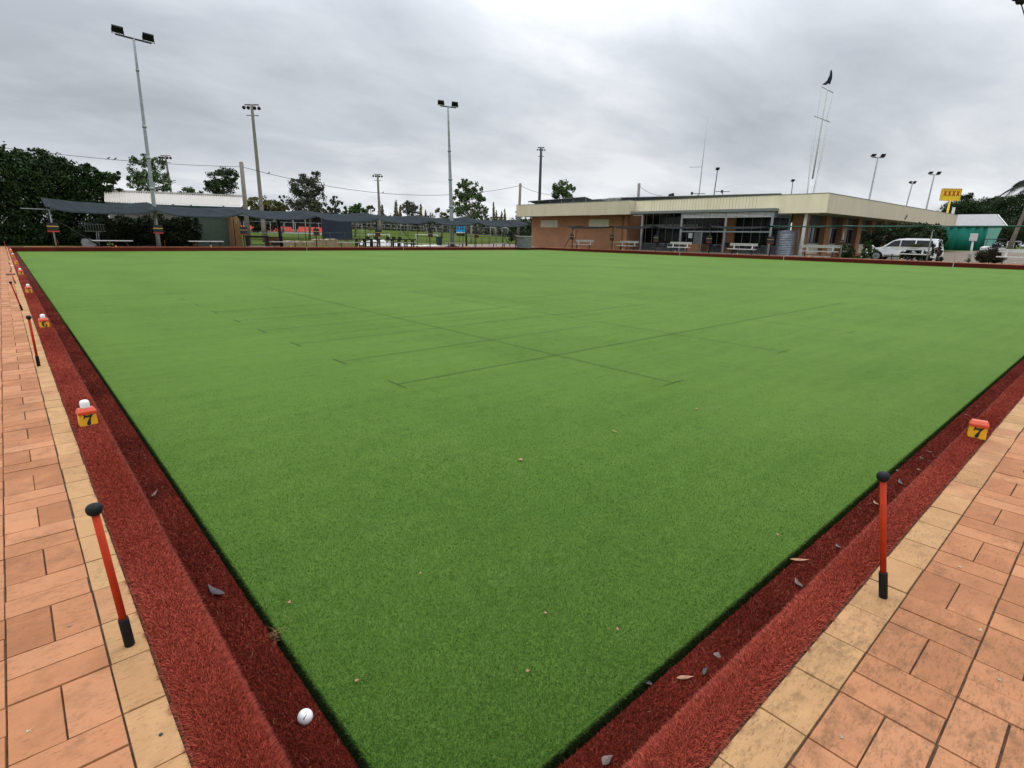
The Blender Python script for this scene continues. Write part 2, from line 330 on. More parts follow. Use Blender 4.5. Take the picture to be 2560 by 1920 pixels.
# ------------------------------------------------------------------ the green
def turf_mat(name, c1, c2, c3, fs, bump, sheen, streak, dirt=None):
    mt = bpy.data.materials.new(name); mt.use_nodes = True; t = mt.node_tree; b = t.nodes['Principled BSDF']
    tcn = t.nodes.new('ShaderNodeTexCoord')
    def nz(scale, det=4, st=(1, 1, 1)):
        mp = t.nodes.new('ShaderNodeMapping'); mp.inputs['Scale'].default_value = st; t.links.new(tcn.outputs['Object'], mp.inputs[0])
        n = t.nodes.new('ShaderNodeTexNoise'); n.inputs['Scale'].default_value = scale; n.inputs['Detail'].default_value = det; n.inputs['Roughness'].default_value = 0.65
        t.links.new(mp.outputs[0], n.inputs[0]); return n.outputs[0]
    def mm(op, a, b_):
        n = t.nodes.new('ShaderNodeMath'); n.operation = op
        for i, x in enumerate((a, b_)):
            if isinstance(x, (int, float)): n.inputs[i].default_value = x
            else: t.links.new(x, n.inputs[i])
        return n.outputs[0]
    fine = nz(fs, 3); mid = nz(9, 5); big = nz(0.35, 4, (1.0, 0.5, 1)); st = nz(1.2, 3, streak)
    v = mm('ADD', mm('MULTIPLY', fine, 0.40), mm('ADD', mm('MULTIPLY', mid, 0.20), mm('ADD', mm('MULTIPLY', big, 0.24), mm('MULTIPLY', st, 0.16))))
    r = t.nodes.new('ShaderNodeValToRGB'); t.links.new(v, r.inputs[0])
    e = r.color_ramp.elements; e[0].position = 0.38; e[0].color = (*c1, 1); e[1].position = 0.62; e[1].color = (*c3, 1)
    q = e.new(0.5); q.color = (*c2, 1)
    out = r.outputs[0]
    if dirt:
        d = nz(2.2, 6); dm = t.nodes.new('ShaderNodeMapRange'); dm.inputs['From Min'].default_value = 0.56; dm.inputs['From Max'].default_value = 0.75
        dm.inputs['To Max'].default_value = dirt[3]; t.links.new(d, dm.inputs[0])
        mx = t.nodes.new('ShaderNodeMix'); mx.data_type = 'RGBA'; t.links.new(dm.outputs[0], mx.inputs['Factor']); t.links.new(out, mx.inputs['A']); mx.inputs['B'].default_value = (*dirt[:3], 1)
        out = mx.outputs['Result']
    at = t.nodes.new('ShaderNodeAttribute'); at.attribute_name = 'tone'
    t.links.new(out, b.inputs['Base Color'])
    b.inputs['Roughness'].default_value = 0.8; b.inputs['Specular IOR Level'].default_value = 0.08
    b.inputs['Sheen Weight'].default_value = sheen; b.inputs['Sheen Roughness'].default_value = 0.5
    b.inputs['Sheen Tint'].default_value = (0.75, 1.0, 0.55, 1) if c2[1] > c2[0] else (1, 0.6, 0.5, 1)
    bp = t.nodes.new('ShaderNodeBump'); bp.inputs['Strength'].default_value = bump; bp.inputs['Distance'].default_value = 0.01
    t.links.new(fine, bp.inputs['Height']); t.links.new(bp.outputs[0], b.inputs['Normal'])
    return mt
M['turf'] = turf_mat('synthetic_green_turf', (0.054, 0.116, 0.017), (0.087, 0.166, 0.026), (0.116, 0.204, 0.037), 190, 0.9, 0.0, (0.3, 3, 1), (0.10, 0.17, 0.05, 0.35))
M['blade'] = mat('turf_fibre', (0.066, 0.162, 0.025), 0.65, 0.25, 0.8, tone=0.42, spec=0.15, col2=(0.102, 0.216, 0.037))
M['redturf'] = turf_mat('red_synthetic_carpet', (0.13, 0.018, 0.011), (0.20, 0.032, 0.020), (0.26, 0.050, 0.032), 120, 1.0, 0.0, (1, 1, 1), (0.10, 0.035, 0.02, 0.45))
M['ditchturf'] = turf_mat('shade_darkened_ditch_carpet', (0.045, 0.007, 0.004), (0.080, 0.013, 0.008), (0.12, 0.024, 0.014), 120, 1.0, 0.0, (1, 1, 1), (0.05, 0.025, 0.015, 0.5))  # same carpet as the bank, with the ditch shade put into a darker red
M['ditchblade'] = mat('shade_darkened_ditch_fibre', (0.140, 0.018, 0.010), 0.6, 0.3, 1.6, tone=0.6, spec=0.15, col2=(0.27, 0.042, 0.025))  # fibre colour darkened the same way to carry the shade of the ditch
M['redblade'] = mat('red_carpet_fibre', (0.23, 0.032, 0.018), 0.65, 0.3, 1.2, tone=0.5, spec=0.10, col2=(0.38, 0.074, 0.046))
# slab of the playing surface with rounded edge
prof = [(0.0, -0.085), (0.0, -0.014), (-0.006, -0.003), (-0.02, 0.0), (-0.3, 0.0)]
def ring_mesh(prof, prof_r=None):
    # prof_r: profile offsets of the right-hand (y = 0) side, where the bank is a little wider
    mb = MB(); corners = [(0, 0, -1, -1), (S, 0, 1, -1), (S, S, 1, 1), (0, S, -1, 1)]
    vs = []; prof_r = prof_r or prof
    for cx_, cy_, sx_, sy_ in corners:
        for (d, z), (dr_, _z) in zip(prof, prof_r): vs.append((cx_+sx_*d, cy_+sy_*(dr_ if sy_ < 0 else d), z))
    n = len(prof); fs = []
    for k in range(4):
        for i in range(n-1):
            a = k*n+i; b = ((k+1) % 4)*n+i
            fs.append((a, b, b+1, a+1))
    mb.add(vs, fs); return mb
gr = ring_mesh(prof)
gr.add([(0.3, 0.3, 0), (S-0.3, 0.3, 0), (S-0.3, S-0.3, 0), (0.3, S-0.3, 0)], [(0, 1, 2, 3)])
struct(gr, 'bowling_green', M['turf'])
# carpeted bank, ditch floor
CP = [(0.020, -0.20), (0.012, -0.036), (0.022, -0.026), (0.19, -0.032), (0.216, -0.015), (0.224, 0.10), (0.230, 0.220), (0.242, 0.252), (0.265, 0.262), (0.36, 0.258), (0.384, 0.244), (0.386, 0.15)]
CPR = [(d+(.036 if .15 < d < .30 else 0), z) for d, z in CP]
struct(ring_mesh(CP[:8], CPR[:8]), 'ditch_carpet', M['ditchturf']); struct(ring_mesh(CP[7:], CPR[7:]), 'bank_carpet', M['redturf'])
ub = ring_mesh([(0.0, -0.10), (0.03, -0.095)]); struct(ub, 'ditch_gap_soil', mat('dark_soil', (0.012, 0.014, 0.008), 0.95, 0.3, 40))
# turf seams (ruled lines on the surface)
ml = MB()
def seam(x0, y0, x1, y1, w_=0.010):
    w_ = w_*1.1
    d = np.array((x1-x0, y1-y0)); L = np.linalg.norm(d); nrm = np.array((-d[1], d[0]))/L*w_/2
    ml.add([(x0+nrm[0], y0+nrm[1], .007), (x0-nrm[0], y0-nrm[1], .007), (x1-nrm[0], y1-nrm[1], .007), (x1+nrm[0], y1+nrm[1], .007)], [(0, 1, 2, 3)])
for y, xe in ((3.75, 14.3), (5.0, 6.4), (6.3, 10.0), (7.6, 6.9), (8.75, 14.9), (10.05, 8.2), (11.3, 12), (12.55, 7), (13.8, 12)):
    seam(2.1, y, xe, y+0.06); seam(2.1, y-0.18, 2.1, y+0.18, 0.009)
for x, ye in ((4.3, 14.6), (6.88, 11.6), (9.45, 10.4)):
    seam(x, 2.1, x+0.15, ye, 0.009); seam(x-0.18, 2.1, x+0.18, 2.1, 0.009)
struct(ml, 'turf_line_markings', mat('turf_line_dye', (0.020, 0.055, 0.010), 0.9, 0.2, 40))
# pavers -------------------------------------------------------------------------
PV, PT = [], []
def pav(x0, y0, x1, y1, tone):
    PV.append((x0, y0, x1, y1)); PT.append(tone)
def basket(i0, i1, j0, j1, org, swap):
    for i in range(i0, i1):
        for j in range(j0, j1):
            a = org[0]+i*PATCH; c = org[1]-j*PATCH        # along the border / away from it
            par = (i+j) % 2 == 0
            for h in (0, 1):
                if par: r = (a, a+PATCH, c-(h+1)*PATCH/2, c-h*PATCH/2)
                else: r = (a+h*PATCH/2, a+(h+1)*PATCH/2, c-PATCH, c)
                if swap: pav(r[0], r[2], r[1], r[3], rng.random())
                else: pav(r[2], r[0], r[3], r[1], rng.random())
def pav_build(name, mtl, mirror=None):
    P = np.array(PV); T = np.array(PT); n = len(P); g_ = 0.0013; b_ = 0.0014
    J = rng.normal(0, 0.0009, (n, 2)); Zj = rng.normal(0, 0.0006, n)
    x0, y0, x1, y1 = [P[:, k] for k in range(4)]
    x0 = x0+g_+J[:, 0]; x1 = x1-g_+J[:, 0]; y0 = y0+g_+J[:, 1]; y1 = y1-g_+J[:, 1]
    V = np.zeros((n, 8, 3))
    for k, (xx, yy) in enumerate(((x0, y0), (x1, y0), (x1, y1), (x0, y1))): V[:, k] = np.stack([xx, yy, H-0.010+Zj], -1)
    for k, (xx, yy) in enumerate(((x0+b_, y0+b_), (x1-b_, y0+b_), (x1-b_, y1-b_), (x0+b_, y1-b_))): V[:, 4+k] = np.stack([xx, yy, H+Zj+rng.normal(0, .0005, n)], -1)
    q = np.array([(4, 5, 6, 7), (0, 1, 5, 4), (1, 2, 6, 5), (2, 3, 7, 6), (3, 0, 4, 7)])
    Fa = (np.arange(n)*8)[:, None, None]+q[None]
    o = npmesh(name, V.reshape(-1, 3), Fa.reshape(-1, 4), mtl, tone=np.repeat(T, 5)); tag(o, kind='structure')
    PV.clear(); PT.clear(); return o
def paver_mat(name, ca, cb_, cc):
    mt = bpy.data.materials.new(name); mt.use_nodes = True; t = mt.node_tree; b = t.nodes['Principled BSDF']
    tcn = t.nodes.new('ShaderNodeTexCoord')
    def nz(scale, det=4, st=(1, 1, 1), rgh=0.6):
        mp = t.nodes.new('ShaderNodeMapping'); mp.inputs['Scale'].default_value = st; t.links.new(tcn.outputs['Object'], mp.inputs[0])
        n = t.nodes.new('ShaderNodeTexNoise'); n.inputs['Scale'].default_value = scale; n.inputs['Detail'].default_value = det; n.inputs['Roughness'].default_value = rgh
        t.links.new(mp.outputs[0], n.inputs[0]); return n.outputs[0]
    at = t.nodes.new('ShaderNodeAttribute'); at.attribute_name = 'tone'
    r = t.nodes.new('ShaderNodeValToRGB'); t.links.new(at.outputs['Fac'], r.inputs[0])
    e = r.color_ramp.elements; e[0].color = (*ca, 1); e[1].color = (*cc, 1); q = e.new(0.5); q.color = (*cb_, 1)
    def mix(a, col, f):
        mx = t.nodes.new('ShaderNodeMix'); mx.data_type = 'RGBA'; t.links.new(f, mx.inputs['Factor']); t.links.new(a, mx.inputs['A']); mx.inputs['B'].default_value = (*col, 1); return mx.outputs['Result']
    def rng_(x, a, b_, lo, hi):
        m_ = t.nodes.new('ShaderNodeMapRange'); m_.inputs[1].default_value = a; m_.inputs[2].default_value = b_; m_.inputs[3].default_value = lo; m_.inputs[4].default_value = hi; t.links.new(x, m_.inputs[0]); return m_.outputs[0]
    o = r.outputs[0]
    o = mix(o, tuple(c*1.35 for c in cb_), rng_(nz(5, 5), 0.45, 0.75, 0, 0.6)); o = mix(o, tuple(c*.62 for c in cb_), rng_(nz(14, 6), 0.5, 0.7, 0, 0.55))           # bleached clouds
    pit = nz(130, 5, (0.32, 1.5, 1), 0.7); blot = nz(2.2, 5)
    m2 = t.nodes.new('ShaderNodeMath'); m2.operation = 'MULTIPLY'
    t.links.new(rng_(pit, 0.55, 0.68, 0, .75), m2.inputs[0]); t.links.new(rng_(blot, 0.40, 0.60, 0.08, 1), m2.inputs[1])
    o = mix(o, (0.10, 0.05, 0.025), m2.outputs[0])                                       # drag marks and pits
    o = mix(o, (0.07, 0.05, 0.035), rng_(nz(6, 8, (1, 1, 1), 0.8), 0.55, 0.72, 0, 0.6))   # grime
    # an algae stain with its own outline on the pavers right of the corner
    ds = t.nodes.new('ShaderNodeVectorMath'); ds.operation = 'DISTANCE'; t.links.new(tcn.outputs['Object'], ds.inputs[0]); ds.inputs[1].default_value = (0.95, -0.75, H)
    m3 = t.nodes.new('ShaderNodeMath'); m3.operation = 'MULTIPLY'
    t.links.new(rng_(ds.outputs['Value'], 0.25, 0.95, 1, 0), m3.inputs[0]); t.links.new(rng_(nz(26, 7, (0.6, 1.3, 1), 0.8), 0.48, 0.64, 0, 0.6), m3.inputs[1])
    o = mix(o, (0.085, 0.052, 0.026), m3.outputs[0])
    t.links.new(o, b.inputs['Base Color']); b.inputs['Roughness'].default_value = 0.85; b.inputs['Specular IOR Level'].default_value = 0.25
    bp = t.nodes.new('ShaderNodeBump'); bp.inputs['Strength'].default_value = 0.5; bp.inputs['Distance'].default_value = 0.004; bp.invert = True
    t.links.new(pit, bp.inputs['Height']); t.links.new(bp.outputs[0], b.inputs['Normal'])
    return mt
M['paver'] = paver_mat('terracotta_paver', (0.285, 0.115, 0.050), (0.365, 0.158, 0.073), (0.43, 0.205, 0.105))
M['paver_p'] = paver_mat('pale_border_paver', (0.34, 0.180, 0.078), (0.40, 0.235, 0.108), (0.35, 0.160, 0.078))
NB = int((47.2+3.4)/PATCH)
basket(-18, 218, 0, 14, (0.625, -0.485), False)
basket(-17*0, 222, 0, 14, (0.735-6*PATCH, -0.51), True)
for i in range(0, 212):      # far sides
    for j in range(0, 10):
        a = 0.4+i*PATCH; c = S+0.49+j*PATCH; par = (i+j) % 2
        for h in (0, 1):
            if par: pav(a, c+h*PATCH/2, a+PATCH, c+(h+1)*PATCH/2, rng.random()); pav(c+h*PATCH/2, a, c+(h+1)*PATCH/2, a+PATCH, rng.random())
            else: pav(a+h*PATCH/2, c, a+(h+1)*PATCH/2, c+PATCH, rng.random()); pav(c, a+h*PATCH/2, c+PATCH, a+(h+1)*PATCH/2, rng.random())
pav_build('paving', M['paver'])
for i in range(-6, 213):
    a = 0.625+i*PATCH; pav(-0.484, a, -0.390, a+PATCH, rng.random()); 
    a = 0.735+i*PATCH; pav(a, -0.509, a+PATCH, -0.392, rng.random())
    a = 0.3+i*PATCH; 
    if i >= 0: pav(a, S+0.39, a+PATCH, S+0.49, rng.random()); pav(S+0.39, a, S+0.49, a+PATCH, rng.random())
pav_build('paving_border', M['paver_p'])
st_ = MB()
for u, v, r_ in ((175, 1562, .012), (74, 1826, .014), (2401, 1417, .012), (2451, 1575, .014), (2501, 1700, .012), (2104, 1841, .012), (146, 1650, .006), (40, 1168, .010)):
    c = G(u, v, H+.0022); aa = random.random()*3
    st_.poly([c+r_*(.55+.45*math.sin(k*2.7+u))*np.array((math.cos(k*.571+aa), .7*math.sin(k*.571+aa), 0))+0*c for k in range(11)])
struct(st_, 'paver_paint_dabs', mat('grey_green_dab', (0.30, 0.26, 0.19), .9, .3, 60))
jb = MB(); M['joint'] = mat('sand_joint', (0.050, 0.028, 0.016), 0.95, 0.4, 30, col2=(0.13, 0.075, 0.042))
zj = H-0.0075
for lo, hi in (((-3.5, -3.5), (-0.387, 47.4)), ((-0.387, -3.5), (47.4, -0.387)), ((-0.387, S+0.387), (47.4, 47.4)), ((S+0.387, -0.387), (47.4, S+0.387))):
    jb.box((lo[0], lo[1], 0.0), (hi[0], hi[1], zj))
struct(jb, 'paving_bed', M['joint'])

# fibres: real blades near the camera -------------------------------------------------
def in_view(P, mgn=60):
    d = P-CAM; z = d@fw; u = 1280+F_PX*(d@rt)/z; v = 960-F_PX*(d@up)/z
    return (z > 0.3) & (u > -mgn) & (u < 2560+mgn) & (v > 0) & (v < 1920+mgn)
def blades(name, P, Nrm, L, W, lean, mtl, tone):
    n = len(P); th = rng.random(n)*2*math.pi
    side = np.stack([np.cos(th), np.sin(th), np.zeros(n)], -1)
    ph = rng.random(n)*2*math.pi; ld = np.stack([np.cos(ph), np.sin(ph), np.zeros(n)], -1)*(rng.random(n)**0.7*lean)[:, None]
    tip = P+(Nrm+ld)*L[:, None]
    V = np.empty((n, 3, 3)); V[:, 0] = P-side*W[:, None]/2; V[:, 1] = P+side*W[:, None]/2; V[:, 2] = tip
    o = npmesh(name, V.reshape(-1, 3), np.arange(n*3).reshape(-1, 3), mtl, tone=tone, nper=3); return tag(o, kind='stuff')
def green_pts(n, rmax):
    r = 0.75*(rmax/0.75)**rng.random(n); a = rng.random(n)*2*math.pi
    P = np.stack([CAM[0]+r*np.cos(a), CAM[1]+r*np.sin(a), np.zeros(n)], -1)
    return P, r
P, r = green_pts(3600000, 9.5)
k = (P[:, 0] > 0.002) & (P[:, 1] > 0.002); P, r = P[k], r[k]; k = in_view(P); P, r = P[k], r[k]
e = np.minimum(P[:, 0], P[:, 1]); P[:, 2] = np.where(e < 0.02, -0.010*(1-e/0.02)**2, 0)-0.003
Nr = np.tile((0, 0, 1.0), (len(P), 1)); Nr[:, 0] -= np.clip(1-P[:, 0]/0.03, 0, 1)*0.8; Nr[:, 1] -= np.clip(1-P[:, 1]/0.03, 0, 1)*0.8
fd = np.clip((9.5-r)/7, 0.0, 1)
blades('turf_fibres', P, Nr, (0.006+0.006*rng.random(len(P)))*(0.15+0.85*fd), 0.0020+0.0007*r, 0.9, M['blade'], rng.random(len(P)))
# shaggy fringe over the edge of the green, its shadow band painted as near-black fibres
n = 90000; t_ = 0.003+10*rng.random(n)**2.2; sidex = rng.random(n) < 0.5; zz = -0.055*rng.random(n)
P = np.where(sidex[:, None], np.stack([0*t_-0.001, t_, zz], -1), np.stack([t_, 0*t_-0.001, zz], -1)); k = in_view(P); P = P[k]; sidex = sidex[k]
Nr = np.where(sidex[:, None], np.array([[-0.7, 0, -0.3]]), np.array([[0, -0.7, -0.3]]))+rng.normal(0, .35, (len(P), 3))
blades('turf_edge_fibres', P, Nr, 0.002+0.005*rng.random(len(P)), np.full(len(P), 0.0035), 0.6, mat('shade_dark_edge_fibre', (0.014, 0.024, 0.007), 0.9, 0.3, 30, tone=0.7, spec=0.05), rng.random(len(P)))
# red carpet fibres along the profile
CPa = np.array(CP[2:-1]); CPb = np.array(CPR[2:-1]); seg = np.linalg.norm(np.diff(CPa, axis=0), axis=1); cum = np.concatenate([[0], np.cumsum(seg)])
def red_pts(n):
    s_ = rng.random(n)*cum[-1]; d_ = np.interp(s_, cum, CPa[:, 0]); z_ = np.interp(s_, cum, CPa[:, 1])
    r = 0.5*(26/0.5)**rng.random(n); sd_ = rng.random(n) < 0.5
    t_ = r-0.9
    d1 = np.interp(s_+0.004, cum, CPa[:, 0])-np.interp(s_-0.004, cum, CPa[:, 0]); z1 = np.interp(s_+0.004, cum, CPa[:, 1])-np.interp(s_-0.004, cum, CPa[:, 1])
    nl = np.hypot(d1, z1)+1e-9; nd, nz_ = -z1/nl, d1/nl
    P = np.where(sd_[:, None], np.stack([-d_, t_, z_], -1), np.stack([t_, -np.interp(s_, cum, CPb[:, 0]), z_], -1))
    Nn = np.where(sd_[:, None], np.stack([-nd, 0*nd, nz_], -1), np.stack([0*nd, -nd, nz_], -1))
    return P, Nn, r, s_ > cum[5]
P, Nn, r, tp_ = red_pts(2000000)
k = in_view(P) & (np.maximum(P[:, 0], P[:, 1]) > -0.35); P, Nn, r, tp_ = P[k], Nn[k], r[k], tp_[k]
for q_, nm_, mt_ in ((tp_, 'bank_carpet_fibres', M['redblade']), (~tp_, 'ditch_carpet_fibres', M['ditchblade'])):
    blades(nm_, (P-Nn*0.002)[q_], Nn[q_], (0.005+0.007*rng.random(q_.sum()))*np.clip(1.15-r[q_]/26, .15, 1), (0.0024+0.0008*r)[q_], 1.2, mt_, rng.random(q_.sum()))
# loose fringe over the outer edge onto the pavers
n = 26000; t_ = -0.4+9*rng.random(n)**2; sdx = rng.random(n) < 0.5
P = np.where(sdx[:, None], np.stack([0*t_-0.384, t_, 0*t_+0.252], -1), np.stack([t_, 0*t_-0.386, 0*t_+0.252], -1)); k = in_view(P); P = P[k]; sdx = sdx[k]
clump = 0.8+0.4*np.clip(np.sin(np.where(sdx, P[:, 1], P[:, 0])*37)+np.sin(np.where(sdx, P[:, 1], P[:, 0])*91+1), -0.6, 1.4)
Nr = np.where(sdx[:, None], np.array([[-0.9, 0, 0.05]]), np.array([[0, -0.9, 0.05]]))+rng.normal(0, .3, (len(P), 3)); Nr[:, 2] = np.abs(Nr[:, 2])*0.4
blades('carpet_edge_fibres', P, Nr, (0.004+0.009*rng.random(len(P))**1.5)*np.clip(clump, .3, 2), np.full(len(P), 0.0030), 0.7, mat('edge_carpet_fibre', (0.150, 0.032, 0.018), 0.7, 0.3, 30, tone=0.8, spec=0.1), rng.random(len(P)))

# ================================================================== small things round the green
def stroke(mb, O, ux, uy, pts, wd):
    """flat variable-width stroke drawn in the plane O + x*ux + y*uy"""
    O = np.array(O); ux = np.array(ux); uy = np.array(uy); pts = [np.array(p, float) for p in pts]; n = len(pts); L, Rr = [], []
    if not hasattr(wd, '__len__'): wd = [wd]*n
    for i, p in enumerate(pts):
        d = pts[min(i+1, n-1)]-pts[max(i-1, 0)]; d /= np.linalg.norm(d); q = np.array((-d[1], d[0]))*wd[i]/2
        L.append(p+q); Rr.append(p-q)
    vs = [O+a[0]*ux+a[1]*uy for a in L]+[O+a[0]*ux+a[1]*uy for a in Rr]
    mb.add(vs, [(i, i+1, n+i+1, n+i) for i in range(n-1)]); return mb
def arc(cx_, cy_, rx, ry, a0, a1, n=10): return [(cx_+rx*math.cos(R(a0+(a1-a0)*i/n)), cy_+ry*math.sin(R(a0+(a1-a0)*i/n))) for i in range(n+1)]
def digit(mb, ch, O, ux, uy):
    # box 0..0.7 x 0..1
    if ch == '7':
        pts = [(.0, .64), (.05, 1), (.13, 1), (.17, .93), (.40, .91), (.70, 1), (.70, .93), (.50, .58), (.46, .22), (.44, .06), (.34, .0), (.20, .03), (.17, .17), (.25, .38), (.44, .72), (.26, .73), (.13, .76), (.06, .64)]
        O_ = np.array(O); mb.poly([O_+a*np.array(ux)+b*np.array(uy) for a, b in pts][::-1])
    elif ch == '6':
        stroke(mb, O, ux, uy, arc(.35, .5, .25, .40, 70, 290, 14), [.10, .15, .2, .24, .26, .27, .27, .27, .26, .24, .2, .17, .13, .1, .08])
        stroke(mb, O, ux, uy, arc(.40, .29, .19, .22, -110, 130, 12), [.08, .12, .17, .2, .21, .2, .18, .15, .12, .1, .08, .06, .05])
        mb.add([np.array(O)+a*np.array(ux)+b*np.array(uy) for a, b in [(.42, .80), (.60, .80), (.60, .94), (.42, .96)]], [(0, 1, 2, 3)])
    elif ch == '5':
        stroke(mb, O, ux, uy, [(.12, .9), (.62, .92)], [.2, .14]); stroke(mb, O, ux, uy, [(.17, .9), (.14, .52)], [.08, .08])
        stroke(mb, O, ux, uy, arc(.30, .32, .24, .25, 120, -150, 12), [.06, .09, .14, .19, .23, .25, .24, .2, .16, .12, .1, .1, .12])
    elif ch == '4':
        stroke(mb, O, ux, uy, [(.46, 1), (.05, .34), (.68, .34)], [.09, .08, .12]); stroke(mb, O, ux, uy, [(.46, 1), (.46, 0)], .2)
    elif ch == '3':
        stroke(mb, O, ux, uy, arc(.30, .74, .22, .2, 150, -80, 9), .15); stroke(mb, O, ux, uy, arc(.30, .29, .26, .25, 80, -150, 9), .17)
    elif ch == '2':
        stroke(mb, O, ux, uy, arc(.32, .72, .24, .22, 160, -20, 8)+[(.1, .1)], .15); stroke(mb, O, ux, uy, [(.06, .09), (.66, .09)], .17)
    elif ch == '1':
        stroke(mb, O, ux, uy, [(.35, 1), (.35, 0)], .22); stroke(mb, O, ux, uy, [(.12, .8), (.35, .97)], .1); stroke(mb, O, ux, uy, [(.12, .05), (.58, .05)], .09)
def marker(num, x, y, rz, label, cap=True, tilt=0.0, captilt=0.0, group='numbered rink markers'):
    t = thing('rink_marker', (x, y, 0.258), label, 'rink marker', group); t.rotation_euler = (0, tilt, rz); t['_w'] = [0, 0, 0]
    wd, dp, h1, h2 = 0.087, 0.066, 0.078, 0.110
    b = MB(); b.add([(-wd/2, -dp/2, 0), (wd/2, -dp/2, 0), (wd/2, dp/2, 0), (-wd/2, dp/2, 0), (-wd/2*.97, -dp/2*.8, h1), (wd/2*.97, -dp/2*.8, h1), (wd/2*.97, dp/2*.8, h1), (-wd/2*.97, dp/2*.8, h1)],
                    [(0,3,2,1),(4,5,6,7),(0,1,5,4),(1,2,6,5),(2,3,7,6),(3,0,4,7)])
    b.build('block', M['yellow'], t, bevel=0.003)
    c = MB(); a_ = wd/2*1.06; d_ = dp/2*1.0
    c.add([(-a_, -d_, h1-.006), (a_, -d_, h1-.006), (a_, d_, h1-.006), (-a_, d_, h1-.006), (-a_, -d_, h1+.012), (a_, -d_, h1+.012), (a_, d_, h1+.012), (-a_, d_, h1+.012),
           (-a_*.82, -d_*.55, h2), (a_*.82, -d_*.55, h2), (a_*.82, d_*.55, h2), (-a_*.82, d_*.55, h2)],
          [(0,3,2,1),(0,1,5,4),(1,2,6,5),(2,3,7,6),(3,0,4,7),(4,5,9,8),(5,6,10,9),(6,7,11,10),(7,4,8,11),(8,9,10,11)])
    c.build('top', M['orangecap'], t, bevel=0.003)
    dm = MB(); sl_ = dp/2*.2/h1
    n_ = np.array((0, -1, 0.17)); n_ /= np.linalg.norm(n_)
    digit(dm, num, np.array((-0.023, -dp/2-.0012, .008)), (.068, 0, 0), (0, dp/2*.2/h1*.064, .064))
    dm.build('number', M['ink'], t)
    if cap:
        w_ = MB(); r_ = .0245
        w_.lathe((0, .004, h2-.002), [(r_*.96, 0), (r_, .004), (r_*1.0, .030), (r_*.93, .039), (r_*.75, .0445), (r_*.35, .0475), (0.0005, .048)], 24, ax=(captilt, 0, 1))
        w_.build('distance_cap', M['whitecap'], t)
    return t
NUMW = {'7': 'seven', '6': 'six', '5': 'five', '4': 'four', '3': 'three', '2': 'two', '1': 'one'}
for num, y, rz in (('7', 3.225, 6), ('6', 7.76, 6), ('5', 12.62, 6), ('4', 18.05, 12), ('3', 23.4, 28), ('2', 29.3, 6), ('1', 35.2, 4)):
    tl = 'lying without its white cap' if num == '3' else 'topped by a white cap'
    marker(num, -0.31, y, R(rz), f'yellow and orange marker block numbered {NUMW[num]} on the left bank, {tl}', cap=(num != '3'))
p_ = marker('7', 3.745, -0.345, R(-78), 'yellow marker block numbered seven with red top and no cap on the right bank', cap=False)
for k, u in enumerate((290, 528, 728, 896, 1037, 1162.5, 1269)):
    P_ = PY(u, 618, S+0.31)
    marker(str(k+1), P_[0], S+0.31, R(180+(-6, 8, -4, 10, 3, -7, 5)[k]), 'small numbered marker on the far bank %s' % ('below the hedge bench, all orange', 'by the roller door bench', 'below the bench at the brick barbecue', 'below the bench at the navy screen', 'in front of the dark picnic tables', 'below the bench beside the thick steel pole', 'below the last bench before the club house')[k], cap=(k > 0), captilt=(0, .5, .3, .2, .1, .3, .1)[k])
for k, u in enumerate((1447, 1556, 1688, 1844, 2024, 2257, 2543)):
    P_ = PX(u, 630, S+0.31)
    marker(str(7-k), S+0.31, P_[1], R(90), 'white capped marker on the club bank %s' % ('below the first bench by the brick wall', 'beside the cream handrail', 'below the third slatted bench', 'below the bench beside the water tank', 'just right of the flagpole foot', 'below the white car', 'below the bench at the right edge')[k])
# caps knocked off
w_ = MB(); w_.lathe((-0.435, 22.0, H), [(.0235, 0), (.0245, .03), (.02, .043), (.001, .046)], 16); tag(w_.build('distance_cap', M['whitecap'], org=(-0.435, 22.0, H)), 'loose white cap standing on the pale pavers beside marker three', 'cap')
# boundary pegs
def peg(base, top, label, group='orange boundary pegs', s=1.0):
    base = np.array(base, float); top = np.array(top, float); d = top-base; L = np.linalg.norm(d); d /= L
    t = thing('boundary_peg', base, label, 'peg', group)
    MB().lathe(base, [(.0122*s, 0.0), (.0130*s, .002), (.0130*s, .088*s), (.0122*s, .092*s)], 20, ax=d).build('sleeve', M['black'], t)
    MB().lathe(base+d*.06*s, [(.0094*s, 0), (.0094*s, L-.08*s)], 18, ax=d).build('shaft', M['orange'], t)
    MB().lathe(base+d*(L-.034*s), [(.007*s, 0), (.013*s, .002), (.0172*s, .007), (.0192*s, .015), (.0182*s, .023), (.014*s, .0285), (.0075*s, .0318), (.001, .0328)], 24, ax=d).build('ball_top', M['black'], t)
    return t
def cc(x, y, a=(0, 560, 6.91)): return a[0]+x/a[2], a[1]+y/a[2]
z2 = (60, 740, 4.367)
pl = [((325, 1612), (232, 1262)), (cc(162, 765, z2), cc(45, 208, z2)), (cc(385, 1492), cc(160, 960)), (cc(270, 1027), cc(110, 630)), (cc(202, 787), cc(95, 482)), (cc(168, 627), cc(108, 440)), (cc(140, 500), cc(118, 355)), (cc(125, 430), cc(68, 290))]
pn = ('nearest leaning orange peg on the pale left pavers', 'second orange peg, just short of marker six', 'third orange peg, beyond marker six', 'fourth orange peg, between markers five and four', 'fifth orange peg, just short of the loose white cap', 'sixth orange peg along the left pavers', 'seventh orange peg along the left pavers', 'farthest orange peg at the end of the left pavers')
